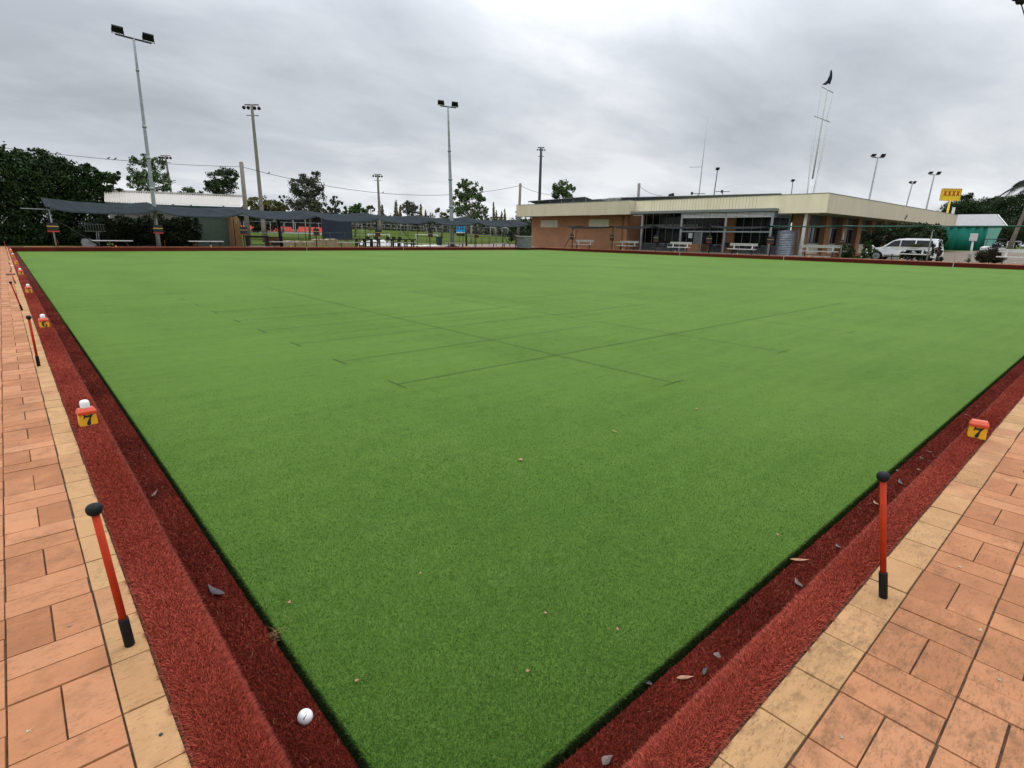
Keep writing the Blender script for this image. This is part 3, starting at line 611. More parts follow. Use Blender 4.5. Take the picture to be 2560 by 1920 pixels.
for (b_, t_), lb in zip(pl, pn):
    g_ = G(*b_); tp = G(t_[0], t_[1], H+.45)
    if g_[1] > 25: g_ = np.array((-0.45, min(g_[1], 42), H)); tp = g_+np.array((-0.03, -0.05, .45))
    v_ = tp-g_
    peg(g_, g_+v_/np.linalg.norm(v_)*0.455, lb+' with a black ball top')
b_ = G(2208, 1493); t_ = G(2208, 1178, H+.44); peg(b_, t_, 'orange peg with a black ball top on the pale right pavers')
for u, lb in ((146, 'small orange peg beside the end post of the shade shelter'), (413, 'small red peg right of the tall steel light pole'), (593, 'small red peg by the roller door brick pier')):
    q = PY(u, 616, S+0.44); peg((q[0], S+.44, H), (q[0], S+.44, H+.5), lb)
for k, (u, lb) in enumerate(((1503, 'small red peg before the brick wall of the club house'), (1640, 'small red peg by the third scoreboard post of the club side'), (1765, 'small red peg before the glazed patio'), (1934, 'small red peg at the water tank'), (2135, 'small red peg before the dark bush left of the car'), (2390, 'small red peg before the gravel drive'))):
    q = PX(u, 630, S+0.44); peg((S+.44, q[1], H), (S+.44, q[1], H+.45), lb)
# thin pale sticks at the bank face
for k, (u, side) in enumerate(((767, 0), (1009, 0), (1699, 1), (1960, 1), (2388, 1))):
    q = PY(u, 624, S+.2) if side == 0 else PX(u, 640, S+.2)
    q[2] = -.03; mb = MB().bar(q, q+np.array((0, 0, .33)), .035, .02)
    tag(mb.build('bank_stake', M['whitish'], org=q), 'thin pale stake against the far bank %s' % ('under the shelter, left of the navy screen', 'below the dark picnic tables', 'below the third bench of the club side', 'below the corner of the water tank', 'below the gravel drive')[k], 'stake', 'pale stakes at the bank')
# golf ball (dimpled)
bc = np.array(G(763, 1792, -0.012)); br = .0225
gb = MB(); gb.sphere((0, 0, 0), br, 48, 32)
gi = rng.normal(size=(1, 3)); nd = 200; ii = np.arange(nd)+.5; ph = np.arccos(1-2*ii/nd); th = math.pi*(1+5**.5)*ii
dd = np.stack([np.cos(th)*np.sin(ph), np.sin(th)*np.sin(ph), np.cos(ph)], -1)
va = np.array(gb.v); un = va/np.linalg.norm(va, axis=1)[:, None]; ds = np.arccos(np.clip(un@dd.T, -1, 1)).min(1)
va = un*(br-0.0008*np.clip(1-(ds/.105)**2, 0, 1))[:, None]; gb.v = [tuple(x+bc) for x in va]
t = thing('golf_ball', bc-np.array((0, 0, br)), 'white dimpled golf ball lying in the red ditch', 'ball')
gb.build('ball', M['golf'], t)
vd = CAM-bc; vd /= np.linalg.norm(vd); ex = rt; ey = np.cross(vd, ex); mk = MB()
def onb(a, b): v = vd+a*ex+b*ey; return bc+v/np.linalg.norm(v)*(br+.0003)
for (a, b), (c_, d_), w_ in (((-.16, -.30), (.18, .36), .085), ((-.26, -.24), (-.05, -.22), .06), ((-.12, -.42), (-.08, -.18), .07)):
    pts = [(a+(c_-a)*i/5, b+(d_-b)*i/5) for i in range(6)]; dx, dy = c_-a, d_-b; l_ = math.hypot(dx, dy); nx_, ny_ = -dy/l_*w_/2, dx/l_*w_/2
    o_ = len(mk.v); mk.v += [tuple(onb(p[0]+nx_, p[1]+ny_)) for p in pts]+[tuple(onb(p[0]-nx_, p[1]-ny_)) for p in pts]
    for i in range(5): mk.f.append((o_+i, o_+6+i, o_+7+i, o_+i+1)); mk.sm.append(False)
mk.build('printed_mark', M['ink'], t)
# fallen leaves
def leaf(u, v, z, L, W, ang, mt, label, curl=.25):
    c = G(u, v, z); mb = MB(); n = 8; vs = []; L *= 1.25 if z < 0 else .85
    d = np.array((math.cos(ang), math.sin(ang), 0)); s_ = np.array((-d[1], d[0], 0))
    for i in range(n+1):
        t_ = i/n; x = (t_-.5)*L; wv = W*math.sin(math.pi*t_**.75)**1.25*.5+.0003; zz = .004+curl*L*(t_-.5)**2*1.2
        b_ = c+d*x+s_*(.25*W*math.sin(t_*3)); vs += [b_+s_*wv+np.array((0, 0, zz+wv*.14)), b_+np.array((0, 0, zz)), b_-s_*wv+np.array((0, 0, zz+wv*.08))]
    fs = [(3*i, 3*i+1, 3*i+4, 3*i+3) for i in range(n)]+[(3*i+1, 3*i+2, 3*i+5, 3*i+4) for i in range(n)]
    mb.add(vs, fs, True); o = mb.build('fallen_leaf', mt, org=c); md = o.modifiers.new('thickness', 'SOLIDIFY'); md.thickness = .0004
    tag(o, label, 'leaf', 'fallen leaves')
fz = -.020; bz = .268
for a in [
 (542, 1478, fz, .095, .032, 1.25, 'darkleaf', 'large dark dead leaf in the left ditch'),
 (388, 1236, fz, .075, .016, .5, 'greyleaf', 'curled grey leaf high in the left ditch above the first peg'),
 (203, 956, .2, .10, .02, 1.9, 'darkleaf', 'black leaf on the left bank edge just beyond marker seven'),
 (1999, 1403, fz, .075, .02, -1.35, 'tan', 'long tan leaf in the right ditch near the green'),
 (1997, 1459, -.02, .055, .022, .2, 'greyleaf', 'pale grey pink leaf left of the right peg'),
 (1797, 1641, .0, .036, .026, -.2, 'greyleaf', 'round grey leaf on the right bank slope'),
 (1713, 1698, fz, .05, .016, -1.2, 'tan', 'tan upright leaf in the right ditch below the round grey one'),
 (1764, 1681, fz, .036, .014, -.4, 'darkleaf', 'small brown grey leaf between two others in the right ditch'),
 (1615, 1702, fz, .046, .02, .8, 'darkleaf', 'reddish brown leaf against the edge of the green'),
 (1520, 1905, fz, .036, .024, -.6, 'greyleaf', 'pale leaf at the bottom edge of the view in the right ditch'),
 (2299, 1176, bz-.1, .035, .02, -.3, 'greyleaf', 'whitish leaf on the right bank before marker seven'),
 (2304, 1146, fz, .04, .012, .1, 'greyleaf', 'pale sliver of leaf halfway up the right ditch'),
 (2323, 1130, fz, .03, .016, .9, 'greyleaf', 'small whitish leaf upper in the right ditch'),
 (2244, 1178, fz, .03, .014, -.3, 'greyleaf', 'pink grey leaf just right of the right peg ball'),
 (2417, 1038, fz, .03, .02, .6, 'greyleaf', 'tiny pale leaf beyond marker seven in the right ditch'),
 (2252, 1207, fz, .08, .02, -.2, 'darkleaf', 'dark curled leaf right of the peg on the ditch slope'),
 (2190, 1259, fz, .045, .018, .1, 'tan', 'green tan leaf left of the right peg shaft'),
 (2096, 1367, fz, .03, .02, .2, 'greyleaf', 'small pale fragment beside the long tan leaf'),
 (1304, 1150, .008, .045, .028, .3, 'tan', 'brown leaf alone in the middle of the green'),
 (1537, 1079, .008, .060, .018, .9, 'straw', 'pale twig like leaf right of the middle of the green'),
 (1743, 1023, .008, .05, .025, 0, 'straw', 'pale leaf on the green beyond the twig like one'),
 (2131, 781, .008, .09, .03, 0, 'tan', 'brown leaf far right on the green'),
 (725, 1507, .008, .022, .012, .4, 'tan', 'small tan leaf on the green above the debris tuft'),
 (893, 1704, .008, .018, .010, -.7, 'tan', 'small tan leaf on the green near its left corner'),
 (1364, 1533, .008, .018, .010, .9, 'tan', 'small tan leaf on the green right of centre'),
 (1320, 1680, .008, .016, .011, -.9, 'tan', 'small brown leaf low on the green'),
 (1545, 1574, .008, .02, .010, .2, 'tan', 'small tan leaf on the green toward the right edge'),
 (1945, 1338, .008, .026, .010, .1, 'tan', 'small brown leaf on the green near the right edge'),
 (1052, 1434, .008, .014, .010, .2, 'tan', 'tiny reddish leaf on the green left of centre'),
 (612, 1423, fz, .02, .014, .5, 'straw', 'pale scrap at the left edge of the green')]:
    leaf(a[0], a[1], a[2], a[3], a[4], a[5]+.6, M[a[6]], a[7])
# straw and dry tuft: uncountable litter
lt = MB()
def straw(c, ang, L, bend, r_=.0007):
    d = np.array((math.cos(ang), math.sin(ang), 0)); s_ = np.array((-d[1], d[0], 0))
    lt.tube([c+d*(t_-.5)*L+s_*bend*L*(t_-.5)**2*4+np.array((0, 0, .004+.006*t_)) for t_ in (0, .25, .5, .75, 1)], r_, 4)
for i in range(360):
    t_ = -.3+4.8*random.random()**1.6; d_ = .03+.15*random.random(); side = random.random() < .5
    zf = -.020; p = np.array((-d_, t_, zf)) if side else np.array((t_, -d_, zf))
    straw(p, random.random()*6.28, .006+.022*random.random()**2, random.uniform(-.25, .25), .0004+.0003*t_/3)
for i in range(60):
    p = np.array((.05+4*random.random(), .05+4*random.random(), .008)); straw(p, random.random()*6.28, .006+.012*random.random(), random.uniform(-.4, .4), .0006)
for u, v, n_ in ((700, 1588, 40), (712, 1578, 30), (148, 785, 20)):
    c = G(u, v, -.02)
    for i in range(n_): straw(c+rng.normal(0, .014, 3)*np.array((1, 1, .5)), random.random()*6.28, .02+.04*random.random(), random.uniform(-.8, .8))
tag(lt.build('dry_grass_litter', M['straw']), kind='stuff')
# hole in a pale paver
hq = G(402, 1837); tag(MB().lathe((hq[0], hq[1], H+.0005), [(.0045, 0), (.0045, .0012)], 10).build('paver_hole', M['ink']), kind='structure')
# long handled tool lying on the left path
q = G(*cc(105, 885)); q2 = G(*cc(262, 878)); tag(MB().tube([q+np.array((0, 0, .02)), (q+q2)/2+np.array((0, 0, .02)), q2+np.array((0, 0, .02))], .02, 8).build('pusher_pole', M['wood'], org=q), 'thin dark rod lying across the left pavers beside marker four', 'rod')

# ================================================================== far side shelter
def scoreboard(c, ax, label, group, red=True, bright=False, w_=.5, h_=.58, z0=1.17):
    # ax: unit vector along the board face (horizontal); faces the green
    c = np.array(c, float); ax = np.array(ax, float); nrm = np.cross(ax, (0, 0, 1))
    if np.dot(nrm[:2], (np.array((S/2, S/2))-c[:2])) < 0: nrm = -nrm
    t = thing('scoreboard', (c[0], c[1], z0), label, 'scoreboard', group)
    MB().bar(c+nrm*.0+np.array((0, 0, z0)), c+np.array((0, 0, z0+h_)), w_, .03, upv=nrm).build('panel', M['blackboard'], t) if False else None
    a = c-ax*w_/2; b = c+ax*w_/2
    up_ = np.array((0, 0, 1.0))
    MB().bar(a+up_*(z0+h_/2), b+up_*(z0+h_/2), .03, h_).build('panel', M['blackboard'], t)
    MB().bar(a+up_*(z0+h_*.60)+nrm*.025-ax*.01, b+up_*(z0+h_*.60)+nrm*.025+ax*.01, .03, h_*.09).build('yellow_strip', M['yellowp' if bright else 'yellowshaded'], t)
    if red: MB().bar(a+up_*(z0+h_*.06)+nrm*.025-ax*.01, b+up_*(z0+h_*.06)+nrm*.025+ax*.01, .03, h_*.11).build('red_strip', M['red' if bright else 'redshaded'], t)
    return t
PXS = [1.98, 7.72, 13.37, 19.1, 24.75, 30.4, 36.05, 41.6]
t = thing('shade_shelter', (1.98, 45.8, .2), 'long blue grey shade cloth shelter on steel posts along the far side', 'shelter')
YF, YB = 45.25, 48.0
def cloth_bay(x0, x1, zf, zb, sagf, sagb, yf, yb, ns=18, nt_=8, phase=0.0, axis='x'):
    vs = []
    for i in range(ns+1):
        s_ = i/ns; x = x0+(x1-x0)*s_; k = 4*s_*(1-s_)
        sc_ = 1-(2*s_-1)**4
        for j in range(nt_+1):
            t_ = j/nt_; y = yf+(yb-yf)*t_+(.30*k*(1-t_)*1.0)
            zf_ = zf-sagf*sc_; zb_ = zb-sagb*k
            z = zf_+(zb_-zf_)*t_**.8-.10*math.sin(math.pi*t_)*k+.012*math.sin(s_*25+phase)*math.sin(t_*5)
            vs.append((x, y, z) if axis == 'x' else (y, x, z))
    fs = [(i*(nt_+1)+j, (i+1)*(nt_+1)+j, (i+1)*(nt_+1)+j+1, i*(nt_+1)+j+1) for i in range(ns) for j in range(nt_)]
    return vs, fs
xsb = [1.55]+PXS[1:7]+[43.0]
for k in range(7):
    x0 = PXS[k] if k else 1.75; x1 = PXS[k+1] if k < 6 else 43.2
    vs, fs = cloth_bay(x0, x1, 2.70, 3.27+(.06 if k == 0 else 0), .34, .20, YF, YB, phase=k)
    mb = MB(); mb.add(vs, fs, True); o = mb.build('sail_cloth', M['cloth'], t); md = o.modifiers.new('thickness', 'SOLIDIFY'); md.thickness = .012; md.offset = 0
for k, x in enumerate(PXS):
    mb = MB(); mb.tube([(x, 45.8, .2), (x, 45.8, 2.55)], .045, 8); mb.build('post', M['steel' if k < 2 else 'steel_d'], t)
    mb = MB(); mb.tube([(x, YF-.05, 2.68), (x, 45.8, 2.78), (x, 46.9, 2.98), (x, YB, 3.16)], .035, 6); mb.tube([(x, YB, 3.16), (x, YB, .2)], .03, 6); mb.build('roof_arm', M['steel_d'], t)
for a, b in (((2.1, 45.8, 2.0), (4.4, 45.9, .22)), ((26.7, 46.0, 2.5), (28.9, 45.6, .22)), ((39.1, 45.9, 2.5), (41.0, 45.9, .22)), ((41.5, 45.9, 1.4), (39.6, 45.9, .22))):
    MB().tube([a, b], .03, 6).build('brace', M['steel_d'], t)
MB().bar((0.6, 45.6, 2.55), (2.6, 45.6, 2.52), .05, .05).build('end_bar', M['steel'], t)
pos = ('nearest the left corner against the dark hedge', 'on the post beside the tall steel light pole', 'on the post beside the brick pier', 'on the post left of the navy screen', 'on the post above the picnic tables', 'on the post left of the thick steel pole', 'on the post right of the blue sign', 'on the last shelter post before the club house')
for k, x in enumerate(PXS):
    scoreboard((x, 45.68, 0), (1, 0, 0), 'black scoreboard with yellow and red strips %s' % pos[k], 'scoreboards on the far shelter posts', bright=k < 2, w_=.58 if k < 2 else .5)
def bench(c, ax, L, label, group, back=False, nl=2, sz=.41, mt='white', h0=.25):
    c = np.array(c, float); ax = np.array(ax, float); nrm = np.array((-ax[1], ax[0], 0)); 
    if np.dot(nrm[:2], c[:2]-S/2) < 0: nrm = -nrm       # away from the green
    t = thing('bench', (c[0], c[1], h0), label, 'bench', group); up_ = np.array((0, 0, 1.0))
    a = c-ax*L/2; b = c+ax*L/2; zt = h0+sz
    m_ = MB(); m_.bar(a-nrm*.11+up_*zt, b-nrm*.11+up_*zt, .19, .06); m_.bar(a+nrm*.11+up_*zt, b+nrm*.11+up_*zt, .19, .06); m_.build('seat', M[mt], t)
    ks = (-.36, .36) if nl == 2 else (-.26, .12, .40)
    for k in ks:
        p = c+ax*L*k; MB().bar(p+up_*h0*.8-nrm*.0, p+up_*(zt-.02), .06, .06).bar(p-nrm*.2+up_*(zt-.045), p+nrm*.2+up_*(zt-.045), .05, .04).build('leg', M['steel_d'], t)
    if back:
        for hh in (.30, .415): pass
        m_ = MB(); m_.bar(a+nrm*.28+up_*(zt+.33), b+nrm*.28+up_*(zt+.33), .03, .105); m_.bar(a+nrm*.29+up_*(zt+.44), b+nrm*.29+up_*(zt+.44), .03, .085); m_.build('backrest', M[mt], t)
        for k in (-.33, .33):
            p = c+ax*L*k; MB().bar(p+nrm*.18+up_*(zt+.0), p+nrm*.27+up_*(zt+.48), .11, .03, upv=nrm).build('back_support', M[mt], t)
    return t
bl = ('in front of the dark hedge', 'before the green roller door', 'before the brick barbecue', 'in front of the navy screen', 'right behind the dark picnic tables', 'beside the foot of the thick steel pole', 'last before the club house')
for k, (x0, x1) in enumerate(((3.85, 6.24), (9.72, 12.07), (15.55, 17.92), (21.33, 23.73), (27.12, 29.37), (32.85, 35.22), (38.78, 41.02))):
    bench(((x0+x1)/2, 46.6, 0), (1, 0, 0), x1-x0, 'backless white plank bench %s' % bl[k], 'backless benches under the far shelter', nl=3 if k == 1 else 2, mt='white' if k < 2 else 'whitish', sz=.40)
# ladder frame, folded grey thing by the first bench
q0 = PY(212, 574, 47.6); q1 = PY(266, 584, 47.6)
t = thing('steel_rack', (q0[0], 47.6, .2), 'pale steel rail rack standing before the dark hedge', 'rack')
m_ = MB(); 
for z in (1.25, 1.72): m_.tube([(q0[0], 47.6, z), (q1[0], 47.6, z)], .018, 6)
for i in range(8): x = q0[0]+(q1[0]-q0[0])*(i+.3)/8; m_.tube([(x, 47.6, 1.25), (x, 47.6, 1.72)], .012, 6)
m_.build('rails', M['steel'], t)
for i in (.45, .55): x = q0[0]+(q1[0]-q0[0])*i; MB().tube([(x, 47.6, .2), (x+.1, 47.6, 1.25)], .03, 6).build('leg', M['steel'], t)
a = PY(205, 600, 46.9); m_ = MB()
prof_ = [(0, 0), (.55, 0), (.80, .04), (.62, .30), (.45, .52), (.05, .50), (-.05, .30)]
m_.prism([(a[0]+x, 46.8, .25+z) for x, z in prof_], (0, .5, 0)); tag(m_.build('ball_hopper', M['steel'], org=(a[0], 46.8, .25)), 'low dark grey metal hopper beside the first bench', 'hopper')
# ================================================================== leaves and trees
def crown_pts(blobs, n, clump=.34, per=60):
    out = []; vol = np.array([b[1][0]*b[1][1]+.2*b[1][2]*b[1][0] for b in blobs]); vol = vol/vol.sum()
    for (c, rad), v in zip(blobs, vol):
        m_ = max(int(n*v), 20); nc = max(int(m_/per), 4); c = np.array(c); rad = np.array(rad)
        d = rng.normal(size=(nc, 3)); d /= np.linalg.norm(d, axis=1)[:, None]
        rr = 0.50+.42*rng.random(nc)**.7; cc_ = d*rr[:, None]
        ci = rng.integers(0, nc, m_); q = rng.normal(size=(m_, 3)); q /= np.linalg.norm(q, axis=1)[:, None]
        sz = clump*(.6+.8*rng.random(nc))
        out.append(c+rad*(cc_[ci]+q*(sz[ci]*rng.random(m_)**.45)[:, None]))
    return np.concatenate(out)
def leaves(P, size, flat=.0):
    n = len(P); a = rng.normal(size=(n, 3)); a[:, 2] *= (1-flat); a /= np.linalg.norm(a, axis=1)[:, None]
    b = rng.normal(size=(n, 3)); b -= (b*a).sum(1)[:, None]*a; b /= np.linalg.norm(b, axis=1)[:, None]
    s_ = size*(.6+.8*rng.random(n)); a = a*s_[:, None]; b = b*(s_*.55)[:, None]
    V = np.stack([P-a, P-b*.9, P+a, P+b], 1); return V.reshape(-1, 3), np.arange(n*4).reshape(-1, 4)
def tone_of(P, sc_): 
    k = np.sin(P[:, 0]/sc_*2.1+1.3)*np.sin(P[:, 1]/sc_*1.7+.4)*np.sin(P[:, 2]/sc_*2.6+2)
    return np.clip(.5+.35*k+.28*rng.normal(size=len(P)), 0, 1)
def tree(name, label, cat, blobs, n, leaf_, mt, base, trunk_mt='trunk', tr=.2, group=None, clump=.34, branches=5, per=60):
    """blobs: world (centre, radii); base: world point of the trunk foot"""
    base = np.array(base, float); t = thing(name, base, label, cat, group)
    P = crown_pts(blobs, n, clump, per); P[:, 2] = np.maximum(P[:, 2], base[2]+.02)
    V, Fc = leaves(P, leaf_); npmesh('crown', V, Fc, M[mt], tone=tone_of(P, max(b[1][0] for b in blobs)*.25), org=tuple(base), parent=t)
    m_ = MB(); cs = np.array([b[0] for b in blobs]); wts = np.array([b[1][0]*b[1][2] for b in blobs]); top = (cs*wts[:, None]).sum(0)/wts.sum()
    if tr > 0:
        mid = base*.5+top*.5+np.array((tr, -tr*.5, 0)); m_.tube([base, mid, top], [tr, tr*.75, tr*.45], 8)
        for c, rd in blobs[:branches+3]:
            c = np.array(c); m_.tube([mid+(top-mid)*.2, (mid+c)/2+np.array((0, 0, -.1*rd[2])), c], [tr*.5, tr*.35, tr*.15], 6)
        m_.build('trunk', M[trunk_mt], t)
    return t
def blob(u, v, ru, rv, Y=None, X=None, D=None, dd=1.0):
    c = PY(u, v, Y) if Y is not None else (PX(u, v, X) if X is not None else PD(u, v, D)); k = depth(c)/F_PX
    return (c, (ru*k, ru*k*dd, rv*k))
def foot(u, D=None, Y=None, v=600):
    c = PD(u, v, D) if D is not None else PY(u, v, Y); return np.array((c[0], c[1], float(gz(c[0], c[1]))))
# big dark evergreen mass on the left: overlapping shrubs/trees, each its own thing
hb = [('dense dark evergreen tree at the left edge of the view', [(-30, 450, 95, 80), (40, 470, 80, 85), (5, 400, 30, 40), (-20, 560, 90, 60), (60, 560, 60, 60), (40, 400, 40, 25), (0, 592, 60, 28), (70, 594, 50, 26), (12, 366, 5, 14), (40, 380, 8, 12), (75, 385, 5, 16), (105, 378, 3, 14)], 51.5, 26000),
      ('dense dark evergreen tree behind the end of the shelter', [(120, 450, 75, 60), (110, 400, 40, 25), (150, 425, 40, 28), (130, 540, 70, 75), (170, 480, 60, 60), (130, 594, 50, 26), (200, 594, 50, 26), (145, 398, 14, 8)], 52.5, 24000),
      ('dark evergreen tree with an arching right branch over the pale roof', [(215, 440, 35, 30), (225, 490, 45, 45), (200, 550, 60, 60), (270, 445, 28, 14), (255, 470, 28, 20), (292, 436, 10, 14), (285, 478, 20, 8), (303, 500, 14, 5)], 52.0, 16000)]
for lb, bs, Yp, n in hb:
    tree('evergreen_tree', lb, 'tree', [blob(u, v, ru, rv, Y=Yp, dd=.8) for u, v, ru, rv in bs], n, .105, 'f_dark', foot(np.mean([b[0] for b in bs]), Y=Yp), tr=.22, group='dark evergreens on the left', clump=.3)
for lb, bs, Yp, n in (('dark clipped hedge shrub behind the first bench', [(320, 575, 42, 38), (285, 582, 38, 36), (250, 578, 38, 38), (230, 590, 40, 26), (350, 590, 30, 26)], 49.6, 16000), ('rounded dark hedge shrub left of the roller door', [(400, 575, 45, 38), (452, 578, 46, 36), (360, 575, 40, 38), (466, 562, 36, 26), (420, 592, 60, 24), (470, 590, 26, 24)], 49.3, 20000)):
    tree('hedge_shrub', lb, 'shrub', [blob(u, v, ru, rv, Y=Yp, dd=.6) for u, v, ru, rv in bs], n, .075, 'f_hedge', foot(bs[0][0], Y=Yp), tr=.08, group='hedge shrubs behind the shelter', clump=.28)
TR = [
 ('gum_tree', 'tall pale limbed gum tree rising behind the white roof', 'tree', [(345, 425, 26, 34), (370, 405, 18, 22), (395, 425, 28, 30), (378, 455, 45, 25), (420, 470, 16, 12), (335, 460, 20, 22), (352, 400, 20, 14)], 78, 4200, 'f_mid', 'trunkp'),
 ('round_tree', 'low rounded tree top just showing over the white roof', 'tree', [(476, 484, 30, 16)], 82, 900, 'f_mid', 'trunk'),
 ('round_tree', 'dense round headed tree left of the first wooden pole', 'tree', [(560, 445, 38, 26), (555, 470, 42, 25), (530, 470, 20, 18), (575, 440, 20, 20)], 80, 3600, 'f_dark', 'trunk'),
 ('shrubby_tree', 'spreading yellow green tree right of the wooden light pole', 'tree', [(650, 510, 32, 22), (680, 520, 34, 20), (625, 520, 22, 18), (700, 525, 25, 15)], 72, 3200, 'f_olive', 'trunk'),
 ('fig_tree', 'dark tree canopy over the stand beside the navy screen', 'tree', [(650, 565, 40, 16), (690, 545, 45, 14), (640, 545, 25, 12)], 70, 2200, 'f_hedge', 'trunk'),
 ('conifer', 'small dark conifer between the olive tree and the big gum', 'tree', [(707, 495, 9, 10), (705, 508, 14, 12), (714, 520, 20, 12)], 90, 700, 'f_dark', 'trunk'),
 ('gum_tree', 'large dark feathery gum tree above the shelter', 'tree', [(765, 470, 42, 30), (782, 450, 22, 22), (748, 500, 30, 28), (790, 500, 25, 30), (770, 520, 40, 22), (755, 450, 18, 16), (808, 475, 10, 14)], 75, 5200, 'f_grey', 'trunk'),
 ('casuarina', 'thin wispy tree right of the big dark gum', 'tree', [(815, 515, 14, 12), (840, 505, 16, 14), (850, 520, 16, 18), (838, 497, 8, 9), (826, 528, 22, 10)], 85, 1500, 'f_grey', 'trunk'),
 ('pine_tree', 'bright green pine above the shelter peak', 'tree', [(888, 515, 16, 10), (890, 528, 26, 12), (870, 532, 16, 8), (905, 532, 14, 8)], 88, 1500, 'f_pine', 'trunk'),
 ('umbrella_tree', 'little umbrella shaped tree on a bare stem', 'tree', [(926, 519, 10, 5), (919, 524, 4, 5), (934, 524, 4, 5)], 110, 500, 'f_grey', 'trunk'),
 ('cypress', 'dark bushy cypress between the rows of poplars', 'tree', [(1022, 515, 16, 14), (1030, 525, 20, 16), (1012, 522, 12, 12), (1020, 506, 9, 8)], 120, 1500, 'f_grey', 'trunk'),
 ('round_tree', 'big open crowned tree behind the thick steel pole', 'tree', [(1170, 465, 22, 18), (1148, 478, 18, 20), (1195, 475, 14, 18), (1180, 495, 30, 22), (1150, 505, 24, 24), (1200, 505, 18, 18), (1175, 530, 38, 20), (1130, 525, 16, 14), (1220, 520, 9, 10), (1210, 530, 14, 18)], 82, 5200, 'f_mid', 'trunkp'),
 ('bushy_tree', 'small yellowish tree left of the thick steel pole', 'tree', [(1098, 533, 10, 14), (1110, 540, 14, 10)], 100, 500, 'f_olive', 'trunk'),
 ('round_tree', 'dark tree behind the left corner of the club house', 'tree', [(1295, 560, 22, 26), (1310, 580, 26, 28), (1285, 585, 18, 22), (1291, 535, 6, 8)], 85, 2400, 'f_dark', 'trunk'),
 ('round_tree', 'rounded tree showing above the club house roof', 'tree', [(1408, 472, 26, 20), (1395, 480, 18, 18), (1425, 480, 16, 18), (1405, 492, 26, 16)], 85, 2600, 'f_mid', 'trunk'),
 ('round_tree', 'tiny tree top peeping over the solar panels', 'tree', [(1680, 488, 9, 4)], 110, 200, 'f_dark', 'trunk'),
]
for nm, lb, ct, bs, D, n, fm, tm in TR:
    tree(nm, lb, ct, [blob(u, v, ru, rv, D=D) for u, v, ru, rv in bs], int(n*1.6), .070+D*.0008, fm, foot(np.mean([b[0] for b in bs]), D=D), trunk_mt=tm, tr=.18, group='trees beyond the far shelter', clump=.30, per=60)
for k, (u, v0, v1, r_) in enumerate(((949, 508, 540, 4), (956, 516, 540, 4), (990, 506, 545, 6), (1001, 516, 545, 4), (1052, 514, 545, 4), (1064, 528, 545, 2.5), (1234, 512, 560, 4), (1241, 530, 560, 3), (1254, 532, 560, 3), (1262, 528, 560, 3.5))):
    D = 150; bs = [blob(u, v0+(v1-v0)*f, r_*(.5+.6*f), (v1-v0)*.22, D=D) for f in (.08, .25, .42, .6, .8, 1.0)]
    tree('poplar', 'slender autumn poplar %s' % ('left of the umbrella tree pole', 'second in the pair by the far light pole', 'tallest of the left poplar row', 'shorter one beside the tallest poplar', 'right of the dark cypress', 'smallest thin one right of the cypress', 'tall one right of the big open tree', 'short one right of the big open tree', 'thin one left of the last poplar', 'last one before the club house')[k], 'tree', bs, 1500, .15, 'f_pop', foot(u, D=D), tr=.12, group='distant poplars', clump=.55, per=16)
# far woodland belt behind the field: reads as one mass
bs = []
for u in range(820, 1400, 16):
    bs.append(blob(u, 566+5*math.sin(u*.07)+(u-900)*.02, 18, 22+3*math.sin(u*.13), D=165)); bs.append(blob(u+8, 578+(u-900)*.02, 20, 20, D=163)); bs.append(blob(u+4, 586+(u-900)*.01, 22, 14, D=160))
P = crown_pts(bs, 120000, .6, 60); V, Fc = leaves(P, .40); tag(npmesh('distant_woodland', V, Fc, M['f_grey'], tone=tone_of(P, 3)), kind='stuff')
bs = [blob(u, 565, 22, 26, D=170) for u in range(560, 860, 22)]
P = crown_pts(bs, 50000, .5, 60); V, Fc = leaves(P, .36); tag(npmesh('distant_woodland', V, Fc, M['f_dark'], tone=tone_of(P, 3)), kind='stuff')

